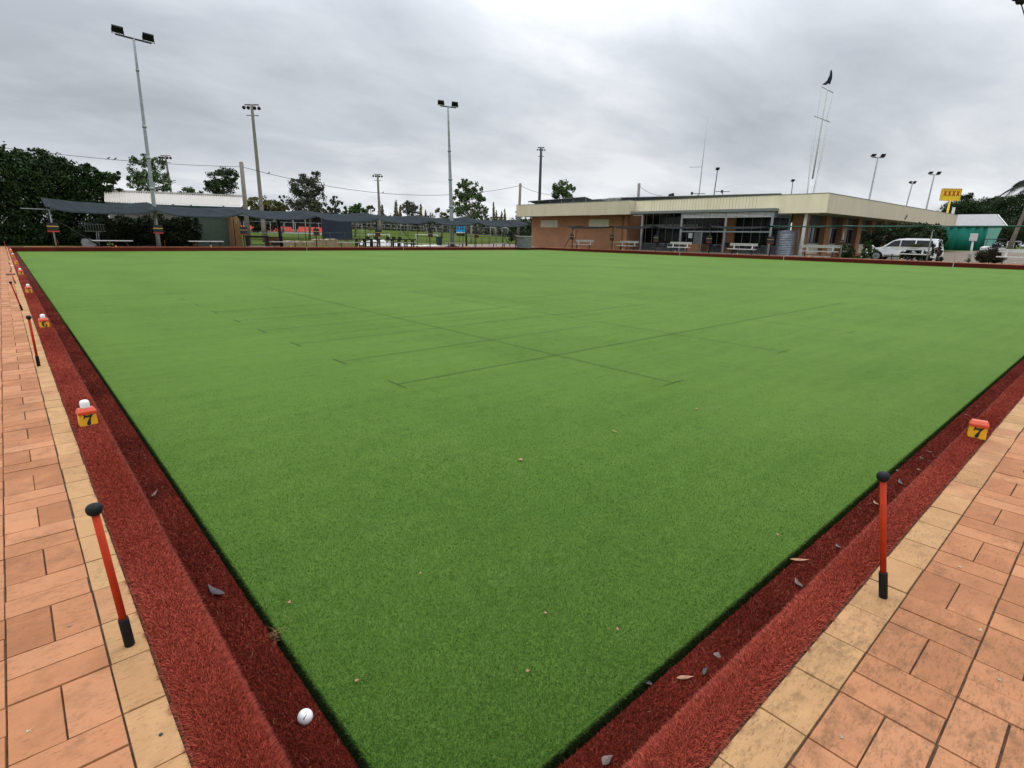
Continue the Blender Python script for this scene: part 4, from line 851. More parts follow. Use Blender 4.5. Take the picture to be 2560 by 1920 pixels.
# ================================================================== poles and masts
def flood_head(t, c, ax, fwd, size=.75, name='floodlight'):
    c = np.array(c, float); ax = np.array(ax, float); f = np.array(fwd, float); f /= np.linalg.norm(f); u_ = np.cross(ax, f)
    MB().bar(c-ax*size/2, c+ax*size/2, .13, size*.85, upv=u_).build(name, M['black'], t, bevel=.02)
    MB().bar(c-ax*size*.46+np.array((0, 0, -size*.42)), c+ax*size*.46+np.array((0, 0, -size*.42)), .05, size*.13).build('lens_strip', M['white'], t) if size > .58 else None
    return t
def light_pole(base, top, label, heads, r0=.12, r1=.06, mt='steel', arm=1.6, hs=.75, collars=(), armv=None):
    base = np.array(base, float); top = np.array(top, float); t = thing('floodlight_pole', base, label, 'light pole')
    n = 9; m_ = MB(); m_.tube([base+(top-base)*i/n for i in range(n+1)], [r0+(r1-r0)*i/n for i in range(n+1)], 12)
    for c_ in collars: p = base+(top-base)*c_; rr = r0+(r1-r0)*c_; m_.tube([p-np.array((0, 0, .08)), p+np.array((0, 0, .08))], rr*1.35, 10)
    m_.build('pole', M[mt], t)
    ax = np.array(armv if armv is not None else _rt, float)
    if heads == 2:
        MB().bar(top-ax*arm/2, top+ax*arm/2, .09, .09).build('cross_arm', M['steel_d'], t)
        for s_ in (-1, 1):
            c = top+ax*s_*arm*.42+np.array((0, 0, .5*hs)); f = np.array((-fw[0], -fw[1], -1.1 if s_ > 0 else -.5)) if s_ > 0 else np.array((-fw[0]*.6, -fw[1]*.6, -1.0))
            flood_head(t, c, ax, f, hs)
            MB().bar(c-ax*hs*.5+np.array((0, 0, -.48*hs)), c-ax*hs*.5, .03, .05).bar(c+ax*hs*.5+np.array((0, 0, -.48*hs)), c+ax*hs*.5, .03, .05).build('bracket', M['steel_d'], t)
    elif heads == 1:
        flood_head(t, top+np.array((0, 0, .1)), ax, np.array((-fw[0], -fw[1], -1.2)), hs)
    elif heads == 4:
        lr = arm/1.6
        MB().bar(top-ax*arm/2, top+ax*arm/2, .12, .12).build('cross_arm', M['wood' if mt == 'wood' else 'steel_d'], t)
        for k in (-.5, -.2, .22, .5):
            c = top+ax*arm*k+np.array((0, 0, -.22)); MB().lathe(c, [(.08*lr, 0), (.15*lr, .05), (.2*lr, .24*lr), (.2*lr, .28*lr)], 14, ax=(-fw[0]+k, -fw[1], -.8)).build('lamp', M['steel_d'], t)
        MB().bar(top-ax*arm*.45-np.array((0, 0, 1.1)), top+ax*arm*.45-np.array((0, 0, 1.1)), .07, .07).build('lower_arm', M['steel_d'], t)
    return t
b = PY(397, 613, 47.0); b[2] = .2; light_pole(b, PY(334, 97, 47.0), 'tall galvanised pole with two floodlights behind the shelter on the left', 2, .15, .07, arm=2.0, hs=.64, collars=(.15, .3, .45, .6, .86), armv=(.99, -.12, -.09))
b = PY(1131, 614, 47.4); b[2] = .2; light_pole(b, PY(1120, 267, 47.4), 'thick galvanised pole with two floodlights beside the blue sign', 2, .24, .075, arm=1.6, hs=.6, collars=(.3, .5, .7), armv=(.75, -.66, -.1))
m_ = MB(); m_.lathe((b[0], b[1], .2), [(.9, 0), (.6, .12), (.3, .22), (.01, .25)], 12); tag(m_.build('mulch_mound', M['brown'], org=(b[0], b[1], .2)), 'low dark mulch mound round the foot of the thick steel pole', 'mound')
def far_pole(u0, v0, u1, v1, D, label, heads, r0, r1, mt, arm, hs=.7):
    top = PD(u0, v0, D); lo = PD(u1, v1, D); d = (lo-top); k = (float(gz(top[0], top[1]))-top[2])/d[2]; base = top+d*k
    light_pole(base, top, label, heads, r0, r1, mt, arm, hs)
far_pole(629, 262, 651, 490, 62, 'wooden pole with a row of four round lamps above the yellow green tree', 4, .24, .15, 'wood', 1.55)
far_pole(944, 436, 949, 540, 105, 'distant pole with four lamps above the little umbrella tree', 4, .28, .17, 'wood', 1.5)
far_pole(413, 389, 426, 470, 95, 'distant lamp pole beside the pale limbed gum tree', 4, .25, .15, 'wood', 1.7)
far_pole(1353, 369, 1349, 490, 75, 'dark pole with four lamps above the left end of the club house roof', 4, .24, .16, 'steel_d', .9)
far_pole(2195, 394, 2172, 503, 75, 'steel pole with two floodlights above the right club roof, tallest', 2, .15, .09, 'steel', 1.55, .56)
far_pole(2336, 437, 2315, 525, 85, 'steel pole with two floodlights left of the yellow sign', 2, .15, .09, 'steel', 1.5, .56)
far_pole(2281, 459, 2265, 517, 85, 'steel pole with bunched round floodlights between two others', 2, .12, .08, 'steel', .75, .42)
far_pole(1794, 424, 1785, 487, 70, 'thin pole with one floodlight beside the tall antenna', 1, .09, .05, 'steel_d', 1, .45)
far_pole(1982, 453, 1978, 491, 85, 'thin pole with one floodlight left of the flagpole', 1, .09, .05, 'steel_d', 1, .5)
# wooden service poles and the wire
def service_pole(u0, v0, u1, v1, D, label, r_=.17):
    top = PD(u0, v0, D); lo = PD(u1, v1, D); d = lo-top; k = (float(gz(top[0], top[1]))-top[2])/d[2]; base = top+d*k
    t = thing('service_pole', base, label, 'utility pole', 'service poles carrying the wire')
    MB().tube([base, (base+top)/2, top], [r_*1.25, r_*1.1, r_], 10).build('pole', M['wood'], t)
    MB().bar(top-_rt*.22-np.array((0, 0, .25)), top+_rt*.22-np.array((0, 0, .25)), .06, .06).build('insulator_arm', M['steel_d'], t); return top
tp1 = service_pole(603, 406, 612, 500, 54, 'weathered wooden pole beside the end of the white roof', .19)
tp2 = service_pole(1301, 459, 1298, 530, 76, 'wooden pole behind the left corner of the club house', .17)
tp3 = service_pole(1598, 459, 1596, 492, 70, 'dark stub of a pole above the solar panels', .17)
def wire(pts, sag, label, r_=.022):
    mb = MB(); 
    for a, b in zip(pts[:-1], pts[1:]):
        a = np.array(a); b = np.array(b); mb.tube([a+(b-a)*i/16-np.array((0, 0, sag*4*(i/16)*(1-i/16))) for i in range(17)], r_, 5)
    tag(mb.build('overhead_wire', M['wire'], org=tuple(pts[0])), label, 'wire')
w0 = PD(-120, 352, 40)
wire([w0, tp1-np.array((0, 0, .4))], .35, 'overhead wire from the dark evergreens to the first wooden pole', .020)
wire([tp1-np.array((0, 0, .4)), tp2-np.array((0, 0, .25))], 1.9, 'long sagging overhead wire between the two wooden poles', .024)
wire([tp2-np.array((0, 0, .25)), PD(1385, 488, 76)], .25, 'short overhead wire dropping from the pole to the club roof', .026)
wire([tp3-np.array((0, 0, .25)), PD(1655, 489, 70)], .3, 'short overhead wire from the stub pole to the solar panels', .024)
def bird(c, label, s_=1.0):
    t = thing('bird', c, label, 'bird', 'birds perched on the wire'); c = np.array(c)
    m_ = MB(); m_.tube([c+np.array((-.12, 0, -.02))*s_, c+np.array((-.04, 0, .04))*s_, c+np.array((.05, 0, .10))*s_, c+np.array((.10, 0, .17))*s_, c+np.array((.15, 0, .18))*s_, c+np.array((.20, 0, .16))*s_], [.012*s_, .05*s_, .062*s_, .04*s_, .036*s_, .004], 8)
    m_.build('body', M['black'], t); MB().tube([c+np.array((-.10, 0, -.01))*s_, c+np.array((-.26, 0, -.08))*s_], [.03*s_, .012*s_], 6).build('tail', M['black'], t)
def onw(a, b, sag, f): a = np.array(a); b = np.array(b); return a+(b-a)*f-np.array((0, 0, sag*4*f*(1-f)))
A1 = tp1-np.array((0, 0, .4)); A2 = tp2-np.array((0, 0, .25))
bird(onw(w0, A1, .35, .462)+np.array((0, 0, .02)), 'left of the pair of birds perched on the wire over the dark trees', .8)
bird(onw(w0, A1, .35, .486)+np.array((0, 0, .02)), 'right of the pair of birds perched on the wire over the dark trees', .8)
bird(onw(A1, A2, 1.9, .07)+np.array((0, 0, .02)), 'bird on the wire just right of the wooden light pole', .8)
bird(onw(A1, A2, 1.9, .42)+np.array((0, 0, .02)), 'bird alone on the middle of the long wire', .8)

# ================================================================== white roofed shed behind the shelter
SY = 50.2
t = thing('storage_shed', (12, SY, .2), 'shed with a long white metal roof, green roller door and brick pier', 'shed')
e0 = PY(262, 505, SY-.6); e1 = PY(603, 516, SY-.6); r0_ = PY(262, 477, SY-.6+2.2); r1_ = PY(605, 491, SY-.6+2.2)
m_ = MB(); nR = 60
for i in range(nR):   # ribbed sheet roof
    f0, f1 = i/nR, (i+1)/nR; a = e0+(e1-e0)*f0; b_ = e0+(e1-e0)*f1; c = r0_+(r1_-r0_)*f1; d = r0_+(r1_-r0_)*f0
    m_.add([a, b_, c, d], [(0, 1, 2, 3)]); rb_ = np.array((0, -.01, .035)); m_.bar(a+rb_, d+rb_, .035, .05)
m_.build('roof', M['roofwhite'], t)
MB().bar(r0_+np.array((0, 0, .06)), r1_+np.array((0, 0, .06)), .30, .07).build('ridge_cap', M['roofwhite'], t)
MB().bar(e0-np.array((0, .06, .16)), e1-np.array((0, .06, .16)), .12, .20).build('gutter', M['dgreen'], t)
MB().box((5.6, SY, .1), (11.0, SY+.25, 3.3)).build('wall', M['palewall'], t)
m_ = MB(); zt = 2.46; n = 34
for i in range(n): z0_ = .2+(zt-.2)*i/n; m_.box((11.0, SY+.0+.04*(i % 2), z0_), (13.58, SY+.08, z0_+(zt-.2)/n))
m_.build('roller_door', M['door_g'], t)
MB().box((10.85, SY-.02, zt), (13.7, SY+.1, 3.3)).build('lintel', M['palewall'], t)
m_ = MB(); pr_ = [(13.62, .1), (14.18, .1), (14.18, 2.05), (14.10, 2.38), (13.95, 2.58), (13.62, 2.66)]
m_.prism([(x, SY-1.3, z) for x, z in pr_], (0, 1.6, 0)); m_.build('brick_pier', M['tanbrick'], t)
dm = MB(); digit(dm, '1', (13.72, SY-1.315, 2.02), (.34, 0, 0), (0, 0, .32)); dm.build('number', M['whitish'], t)
m_ = MB().box((10.62, SY-.08, .1), (11.0, SY+.1, 1.2)); m_.build('low_brick_pier', M['brick_x'], t)
# barbecue + dark frame table + post
t = thing('barbecue', (17.0, 48.6, .2), 'small brick barbecue under the shelter', 'barbecue')
MB().box((16.1, 48.4, .2), (17.2, 49.0, .95)).build('brick_base', M['redbrick_p'], t); MB().box((16.0, 48.3, .95), (17.3, 49.1, 1.02)).build('lid', M['brown'], t)
MB().box((16.3, 48.36, .35), (17.0, 48.41, .6)).bar((16.3, 48.38, .85), (17.0, 48.38, .65), .04, .03).build('front_panel', M['brown'], t)
t = thing('kitchen_table', (14.9, 48.3, .2), 'dark framed outdoor table between the brick pier and the barbecue', 'table')
MB().box((14.3, 48.0, .95), (16.0, 48.7, 1.10)).build('tabletop', M['brown'], t)
for x in (14.38, 15.9): MB().box((x-.1, 48.1, .2), (x+.1, 48.5, .95)).build('leg', M['brown'], t)
MB().box((14.4, 48.2, .32), (15.9, 48.3, .40)).build('rail', M['brown'], t)
MB().box((14.2, 47.6, .2), (17.4, 49.2, .26)).build('slab', M['concrete'], t)
q = PY(700, 560, 47.5)
t = thing('gas_heater', (q[0], 47.5, .2), 'tall dark slim cabinet post under the shelter beside the barbecue', 'post'); MB().tube([(q[0], 47.5, .2), (q[0]-.15, 47.5, 2.6)], .14, 8).build('post', M['steel_d'], t); MB().bar((q[0]-.5, 47.4, 2.2), (q[0]-.35, 47.4, 2.6), .07, .12).build('pale_panel', M['white'], t)
# grandstand with red seats
gs = PD(700, 560, 92); ax = _rt
t = thing('grandstand', (gs[0], gs[1], .2), 'open grandstand with rows of red seats beyond the shelter', 'grandstand')
def gq(u, v, D): return PD(u, v, D)
a = gq(598, 590, 90); b = gq(838, 596, 90); h_ = np.array((0, 0, 1.0))
MB().bar((a+b)/2-(b-a)/2+h_*.1, b+h_*.1, .3, 1.5).build('front_wall', M['whitish'], t)
for r_ in range(4):
    a = gq(590+r_*2, 581-r_*5.2, 91+r_*1.1); b = gq(738-r_*3, 586-r_*5.2, 91+r_*1.1); a2 = gq(742+r_*2, 584-r_*5.0, 91+r_*1.1); b2 = gq(838-r_*3, 588-r_*5.0, 91+r_*1.1)
    m_ = MB(); m_.bar(a, b, .5, .36); m_.bar(a2, b2, .5, .36); m_.build('seat_row', M['redseat'], t)
for u in (655, 700, 712, 735, 765): m_ = MB(); p0_ = gq(u, 585, 90); m_.tube([p0_, p0_+h_*4], .07, 6); m_.build('roof_post', M['whitish'], t)
a = gq(590, 553, 96); b = gq(845, 556, 96); MB().bar(a, b, .3, 2.6).build('rear_wall', M['blackboard'], t)
a = gq(588, 538, 95.5); b = gq(848, 541, 95.5); MB().bar(a, b, 2.5, .25).build('roof', M['gutter'], t)
t = thing('banner', gq(775, 590, 88), 'small blue and white banner at the right end of the grandstand', 'banner'); a = gq(770, 583, 88); b = gq(779, 583, 88)
MB().bar(a, b, .05, .6).build('white_band', M['white'], t); MB().bar(a-h_*.6, b-h_*.6, .05, .6).build('blue_band', M['bluesign'], t)
# mesh fences
def post_fence(u0, u1, v0, v1, D, n, label, mt='steel', rails=(1.0,), hgt=1.3, r_=.035, top=None):
    a = PD(u0, v0, D); b = PD(u1, v1, D); a[2] = gz(a[0], a[1]); b[2] = gz(b[0], b[1]); t = thing('fence', a, label, 'fence')
    for i in range(n+1):
        p = a+(b-a)*i/n; p[2] = gz(p[0], p[1]); MB().tube([p, p+h_*hgt], r_, 6).build('post', M[mt], t)
    m_ = MB()
    for rl in rails:
        for i in range(n): p = a+(b-a)*i/n; q = a+(b-a)*(i+1)/n; p[2] = gz(p[0], p[1]); q[2] = gz(q[0], q[1]); m_.tube([p+h_*rl*hgt, q+h_*rl*hgt], r_*.8, 6)
    m_.build('rail', M[mt], t)
    return t
def wall_fence(x0, x1, y, n, label, mt, rails, hgt, r_, y1=None):
    y1 = y if y1 is None else y1; a = np.array((x0, y, .2)); b = np.array((x1, y1, .2)); t = thing('fence', a, label, 'fence')
    for i in range(n+1): p = a+(b-a)*i/n; MB().tube([p, p+h_*hgt], r_, 6).build('post', M[mt], t)
    m_ = MB()
    for rl in rails: m_.tube([a+h_*rl*hgt, b+h_*rl*hgt], r_*.8, 6)
    m_.build('rail', M[mt], t); return t
wall_fence(16.5, 31.2, 55.5, 9, 'low dark rail fence behind the shelter benches', 'steel_d', (1.0, .55), 1.25, .03)
wall_fence(37.4, 46.0, 50.5, 8, 'black post and rail fence beside the club house', 'steel_d', (1.0,), 1.15, .035)
wall_fence(17.3, 29.8, 58.5, 5, 'tall grey mesh fence carrying the navy screen', 'steel', (1.0, .5), 2.2, .025)
post_fence(880, 1060, 575, 583, 112, 11, 'grey rail fence along the top of the grass bank', 'steel', (1.0, .5), 1.3, .035)
post_fence(1060, 1330, 588, 592, 135, 18, 'distant grey fence at the far edge of the playing field', 'steel', (1.0, .1), 1.8, .03)
a = PY(805, 560, 58.4); b = PY(879, 560, 58.4)
t = thing('shade_screen', (a[0], 58.4, .2), 'large navy screen hung on the mesh fence', 'screen'); m_ = MB(); n = 24
for i in range(n):
    x0 = a[0]+(b[0]-a[0])*i/n; x1 = a[0]+(b[0]-a[0])*(i+1)/n; w0_, w1_ = .05*math.sin(i*.9), .05*math.sin((i+1)*.9)
    m_.add([(x0, 58.35+w0_, .72), (x1, 58.35+w1_, .72), (x1, 58.35+w1_, 2.75), (x0, 58.35+w0_, 2.75)], [(0, 1, 2, 3)])
o = m_.build('screen_cloth', M['navy'], t); md = o.modifiers.new('thickness', 'SOLIDIFY'); md.thickness = .01
for x in (a[0], b[0]-.6): MB().tube([(x, 58.45, .2), (x, 58.45, 2.9)], .05, 6).build('post', M['steel_d'], t)
# sandstone blocks
for k, (u0, u1, z1, lb) in enumerate(((700, 755, .48, 'left pale sandstone block behind the benches'), (757, 782, .42, 'narrow second sandstone block behind the benches'), (784, 812, .66, 'third sandstone block below the scoreboard'), (813, 843, .68, 'big tan sandstone block below the navy screen'), (850, 877, .40, 'last brownish sandstone block right of the big tan one'))):
    a = PY(u0, 606, 52.5); b = PY(u1, 606, 52.5); m_ = MB(); L = b[0]-a[0]; n = 7
    top = [(a[0]+L*i/n, .18+z1*(1-.12*abs(2*i/n-1)**3)+.02*math.sin(i*2.3+k)) for i in range(n+1)]
    m_.prism([(a[0]-.03, 52.2, .1), (b[0]+.02, 52.2, .1)]+[(x, 52.2, z) for x, z in top[::-1]], (0, .9, 0))
    tag(m_.build('sandstone_block', M['rock'], org=(a[0], 52.6, .2), bevel=.05), lb, 'stone block', 'sandstone blocks behind the benches')
# picnic tables + chairs
def picnic(x, y, L, label, slats=True):
    t = thing('picnic_table', (x, y, .2), label, 'picnic table', 'dark picnic tables')
    m_ = MB(); 
    for k in range(5): m_.box((x-L/2, y-.36+k*.15, .88), (x+L/2, y-.24+k*.15, .97))
    m_.build('tabletop', M['brown'], t)
    for s_ in (-1, 1): m_ = MB(); m_.box((x-L/2, y+s_*.65-.13, .60), (x+L/2, y+s_*.65+.13, .65)); m_.build('bench_seat', M['brown'], t)
    for k in (-.42, -.14, .14, .42):
        for s_ in (-1, 1): MB().bar((x+L*k+s_*.08, y+s_*.28, .9), (x+L*k+s_*.08, y+s_*.34, .2), .10, .10).build('leg', M['brown'], t)
    return t
picnic(24.9, 47.9, 2.7, 'left dark timber picnic table beneath the shelter'); picnic(28.6, 47.9, 2.7, 'right dark timber picnic table beneath the shelter')
for k, u in enumerate((922, 943, 972, 987, 1002)):
    q = PY(u, 598, 49.6); t = thing('garden_chair', (q[0], 49.6, .2), 'dark brown chair behind the picnic tables, %s' % ('first from the left', 'second, half hidden by the scoreboard', 'third from the left', 'second from the right', 'farthest right')[k], 'chair', 'dark chairs behind the picnic tables')
    MB().box((q[0]-.22, 49.4, .6), (q[0]+.22, 49.82, .65)).build('seat', M['brown'], t); MB().bar((q[0]-.18, 49.82, 1.02), (q[0]+.22, 49.86, .99), .05, .34).build('backrest', M['brown'], t)
    for sx_ in (-.19, .19):
        for sy_ in (-.17, .17): MB().tube([(q[0]+sx_, 49.61+sy_, .2), (q[0]+sx_, 49.61+sy_, .6)], .022, 5).build('leg', M['brown'], t)
# white tarpaulin / hull lying on the grass
a = PY(905, 612, 51.5); b = PY(1098, 612, 51.5); m_ = MB(); n = 26; vs = []
for i in range(n+1):
    f = i/n; x = a[0]+(b[0]-a[0])*f; hh = (.55*math.sin(math.pi*min(f*1.6, 1)**.6)*(1-f*.75)+.12)*(1+.25*math.sin(i*2.1))
    for j in range(7): g_ = j/6; vs.append((x+.1*math.sin(j+i), 51+1.6*g_, .2+hh*math.sin(math.pi*g_)**.7*(1+.12*math.sin(i*1.3+j*2))))
m_.add(vs, [(i*7+j, (i+1)*7+j, (i+1)*7+j+1, i*7+j+1) for i in range(n) for j in range(6)], True)
tag(m_.build('tarpaulin', M['whitish'], org=(a[0], 51.8, .2)), 'long crumpled white tarpaulin on the grass behind the picnic tables', 'tarpaulin')
# soccer goals, bin, blue sign, cross bars
def goal(u0, u1, vt, D, label, hgt=1.9, dp=1.6, mt='whitish'):
    a = PD(u0, vt, D); b = PD(u1, vt, D); a[2] = gz(a[0], a[1]); b[2] = gz(b[0], b[1]); bk = np.array((fw[0], fw[1], 0))*dp
    t = thing('soccer_goal', a, label, 'goal', 'goal frames on the field'); MB().tube([a, a+h_*hgt, b+h_*hgt, b], .04, 8).build('front_frame', M[mt], t)
    MB().tube([a+h_*hgt, a+bk, b+bk, b+h_*hgt], .04, 6).build('rear_frame', M[mt], t)
goal(1039, 1094, 590, 68, 'low white goal frame on the field behind the green bin', 1.15, 1.6, 'white'); goal(1066, 1090, 580, 75, 'taller grey goal frame behind the low white one', 2.1, 3.5, 'steel')
goal(1000, 1018, 562, 100, 'white topped frame far across the field above the picnic tables', 3.4, 1.0, 'steel')
q = PD(1098, 598, 64); q[2] = .2; t = thing('wheelie_bin', q, 'dark green rubbish bin on the grass left of the thick steel pole', 'bin')
m_ = MB(); m_.add([(q[0]+sx_*w2, q[1]+sy_*w2, q[2]+z) for z, w2 in ((0, .2), (.95, .28)) for sx_, sy_ in ((-1, -1), (1, -1), (1, 1), (-1, 1))], [(0,3,2,1),(4,5,6,7),(0,1,5,4),(1,2,6,5),(2,3,7,6),(3,0,4,7)]); m_.build('body', M['dgreen'], t)
MB().cbox((q[0], q[1], q[2]+.99), (.62, .66, .08)).build('lid', M['dgreen'], t)
a = PD(1141, 567, 62); b = PD(1162, 567, 62); t = thing('field_sign', (b[0], b[1], .2), 'blue and green sign on a dark post behind the thick steel pole', 'sign')
sgw = b-a
MB().bar(a-h_*.3, b-h_*.3, .05, .62).build('blue_panel', M['bluesign'], t)
m_ = MB(); q = a-h_*.25-np.array((fw[0], fw[1], 0))*.05
for k in (.2, .55, .8): m_.sphere(a+sgw*k-h_*.18-np.array((fw[0], fw[1], 0))*.04, .13, 8, 6, (1, .2, .8))
m_.build('bird_figures', M['flag'], t)
MB().bar(a-h_*.80, b-h_*.80, .05, .36).build('white_green_panel', M['f_olive'], t)
MB().bar(a-h_*.63, b-h_*.63, .055, .10).build('white_band', M['white'], t)
p = b+sgw/np.linalg.norm(sgw)*.15; p[2] = .2; MB().tube([p, p+h_*2.3], .10, 8).build('post', M['steel_d'], t)
for (u0, u1, v, D, lb) in ((918, 976, 585.5, 66, 'white horizontal bar on short legs out on the field'),):
    a = PD(u0, v, D); b = PD(u1, v+.8, D); t = thing('hurdle_rail', (a[0], a[1], .2), lb, 'rail'); MB().bar(a, b, .06, .10).build('bar', M['white'], t)
    for p in (a+(b-a)*.05, a+(b-a)*.95): MB().tube([p, (p[0], p[1], gz(p[0], p[1]))], .03, 6).build('leg', M['white'], t)
t = thing('wheel_bin_pair', (0, 0, 0), '', ''); bpy.data.objects.remove(t)
q = PD(1310, 600, 60); q[2] = .2; t = thing('storage_box', q, 'pale topped grey storage box beside the left corner of the club house', 'box'); MB().cbox(q+h_*.6, (1.0, 1.2, 1.2)).build('box_body', M['boxgrey'], t); MB().cbox(q+h_*1.24, (1.3, 1.3, .06)).build('lid', M['whitish'], t)
for (u, v, D, lb) in ((1232, 569, 90, 'left small white rugby crossbar frame above the club fence'), (1262, 569, 90, 'right small white rugby crossbar frame above the club fence')):
    a = PD(u-6, v, D); b = PD(u+6, v, D); t = thing('crossbar_frame', (a[0], a[1], .2), lb, 'goal post'); MB().tube([a, b], .05, 6).build('crossbar', M['whitish'], t)
    for p in (a, b): MB().tube([p+h_*.5, (p[0], p[1], .2)], .035, 6).build('upright', M['steel'], t)
# bare pink grey court beside the club house
m_ = MB(); a = [(31.5, 48.2), (47.2, 48.2), (70, 110), (48, 62)]
m_.poly([(x, y, float(gz(x, y))+.02) for x, y in ((31.5, 47.5), (47.2, 47.5), (55, 62), (36, 56))]); struct(m_, 'asphalt_path', mat('pinkish_asphalt', (0.20, 0.155, 0.135), .9, .15, 1.5))

# ================================================================== CLUB HOUSE
t = thing('club_house', (50.2, 40, 0), 'low brick club house with a deep cream fascia and a flat roof', 'building'); CH = t
WX = 50.2; Z0 = 0.0
# brick wall of the left block, with openings as recessed panels
m_ = MB(); m_.box((WX, 37.4, Z0), (WX+.3, 52.3, 3.9)); m_.build('wall', M['brick_y'], CH)
MB().box((WX+.3, 52.0, Z0), (60, 52.3, 3.9)).build('wall', M['brick_x'], CH)
for ya, yb, za, zb, sp in ((50.6, 47.75, 2.62, 3.36, .78), (42.7, 39.9, 2.62, 3.38, .78)):
    f = MB(); f.box((WX-.05, yb-.06, za-.06), (WX-.003, ya+.06, za)); f.box((WX-.05, yb-.06, zb), (WX-.003, ya+.06, zb+.06)); f.box((WX-.05, yb-.06, za), (WX-.003, yb, zb)); f.box((WX-.05, ya, za), (WX-.003, ya+.06, zb))
    ym = ya+(yb-ya)*sp; f.box((WX-.05, ym-.03, za), (WX-.003, ym+.03, zb)); fr = f.build('window', M['cream'], CH)
    MB().box((WX-.02, yb, za), (WX-.004, ya, zb)).build('blind', M['creamp'], fr)
MB().tube([(WX-.06, 37.95, .1), (WX-.06, 37.95, 3.8)], .05, 8).build('downpipe', M['redbrick_p'], CH)
MB().box((WX-.25, 37.15, Z0), (WX+.3, 37.45, 3.9)).build('pier', M['brick_y'], CH)
q = PX(1435, 588, WX); MB().box((WX-.16, q[1]-.3, 1.35), (WX-.003, q[1]+.02, 2.2)).build('meter_box', mat('salmon_box', (.5, .25, .14), .6), CH)
# roofs and fascias
FX1, FX2 = 48.4, 49.5; ZT = 5.2; Y1 = 35.9; Y2 = 17.2; XE = 95.6
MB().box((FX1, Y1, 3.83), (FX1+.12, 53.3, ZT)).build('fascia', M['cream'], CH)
MB().box((FX1-.02, Y1, ZT-.001+.0), (FX1+.14, 53.35, ZT+.05)).build('fascia_cap', M['gutter'], CH)
MB().box((FX1+.12, 53.2, 3.83), (60, 53.3, ZT)).build('fascia', M['cream'], CH)
MB().box((FX1+.12, Y1-.0, 3.83), (FX2+.2, Y1+.12, ZT)).build('fascia', M['cream'], CH)
MB().box((FX1+.10, Y1+.1, 3.86), (WX+.3, 53.2, 3.9)).build('soffit', M['soffit'], CH)
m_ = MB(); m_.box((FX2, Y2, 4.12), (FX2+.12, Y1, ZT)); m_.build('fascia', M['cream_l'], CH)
m_ = MB()
for i in range(36): y = 33.9-i*.31; m_.box((FX2-.008, y-.014, 4.14), (FX2+.002, y+.014, ZT-.03))
m_.build('fascia_joints', M['grime'], CH)
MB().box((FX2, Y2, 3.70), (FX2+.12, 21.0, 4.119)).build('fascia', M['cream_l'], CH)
MB().box((FX2-.03, Y2-.03, ZT), (FX2+.15, Y1, ZT+.04)).build('fascia_cap', M['gutter'], CH)
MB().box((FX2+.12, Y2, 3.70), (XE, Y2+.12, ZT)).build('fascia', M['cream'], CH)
MB().box((FX2+.15, Y2-.03, ZT), (XE, Y2+.15, ZT+.04)).build('fascia_cap', M['gutter'], CH)
MB().box((XE-.12, Y2+.12, 3.70), (XE, 38, ZT)).build('fascia', M['cream'], CH)
MB().box((FX2+.12, Y2+.12, 3.73), (XE-.12, 21.0, 3.77)).build('soffit', M['soffit'], CH)
MB().box((FX2+.12, 21.0, 4.13), (XE-.12, Y1, 4.17)).build('roof', M['soffit'], CH); MB().box((FX2+.2, Y1+.12, 4.9), (XE-.12, 52, 4.96)).build('roof', M['roofgrey'], CH)
# glazed patio
MB().box((48.75, 21.0, 3.88), (FX2+.05, 35.85, 4.115)).build('gutter', M['gutter'], CH)
MB().box((FX2+.05, 21.0, 3.88), (52.7, 21.1, 4.115)).build('gutter', M['gutter'], CH)
GX = 49.0
for y in (34.55, 29.95, 25.4, 21.2): MB().box((GX-.07, y-.08, .1), (GX+.07, y+.08, 3.88)).build('steel_post', M['steel'], CH)
for x in (52.5,): MB().box((x-.07, 21.12, .1), (x+.07, 21.26, 3.88)).build('steel_post', M['steel'], CH)
for ya, yb in ((25.4, 29.95), (21.2, 25.4)):
    m_ = MB()
    for k in range(4): z = 3.40+k*.115; m_.box((GX-.09, ya+.09, z), (GX+.0, yb-.09, z+.07))
    m_.build('louvre_panel', M['whitish'], CH)
m_ = MB()
for k in range(4): z = 3.40+k*.115; m_.box((GX+.07, 21.16, z), (52.4, 21.22, z+.075))
m_.build('louvre_panel', M['alu'], CH)
# mid rail and lower mullions of the front screen (nothing behind glass in the upper part)
for ya, yb in ((25.4, 29.95), (21.2, 25.4)): MB().box((GX-.04, ya+.08, 2.10), (GX+.04, yb-.08, 2.22)).build('mid_rail', M['alu'], CH)
for ya, yb in ((25.4, 29.95), (21.2, 25.4)): MB().box((GX-.03, ya+.08, .22), (GX+.03, yb-.08, .30)).build('bottom_rail', M['alu'], CH)
for y in (27.7, ): MB().box((GX-.03, y-.05, .3), (GX+.03, y+.05, 2.1)).build('mullion', M['alu'], CH)
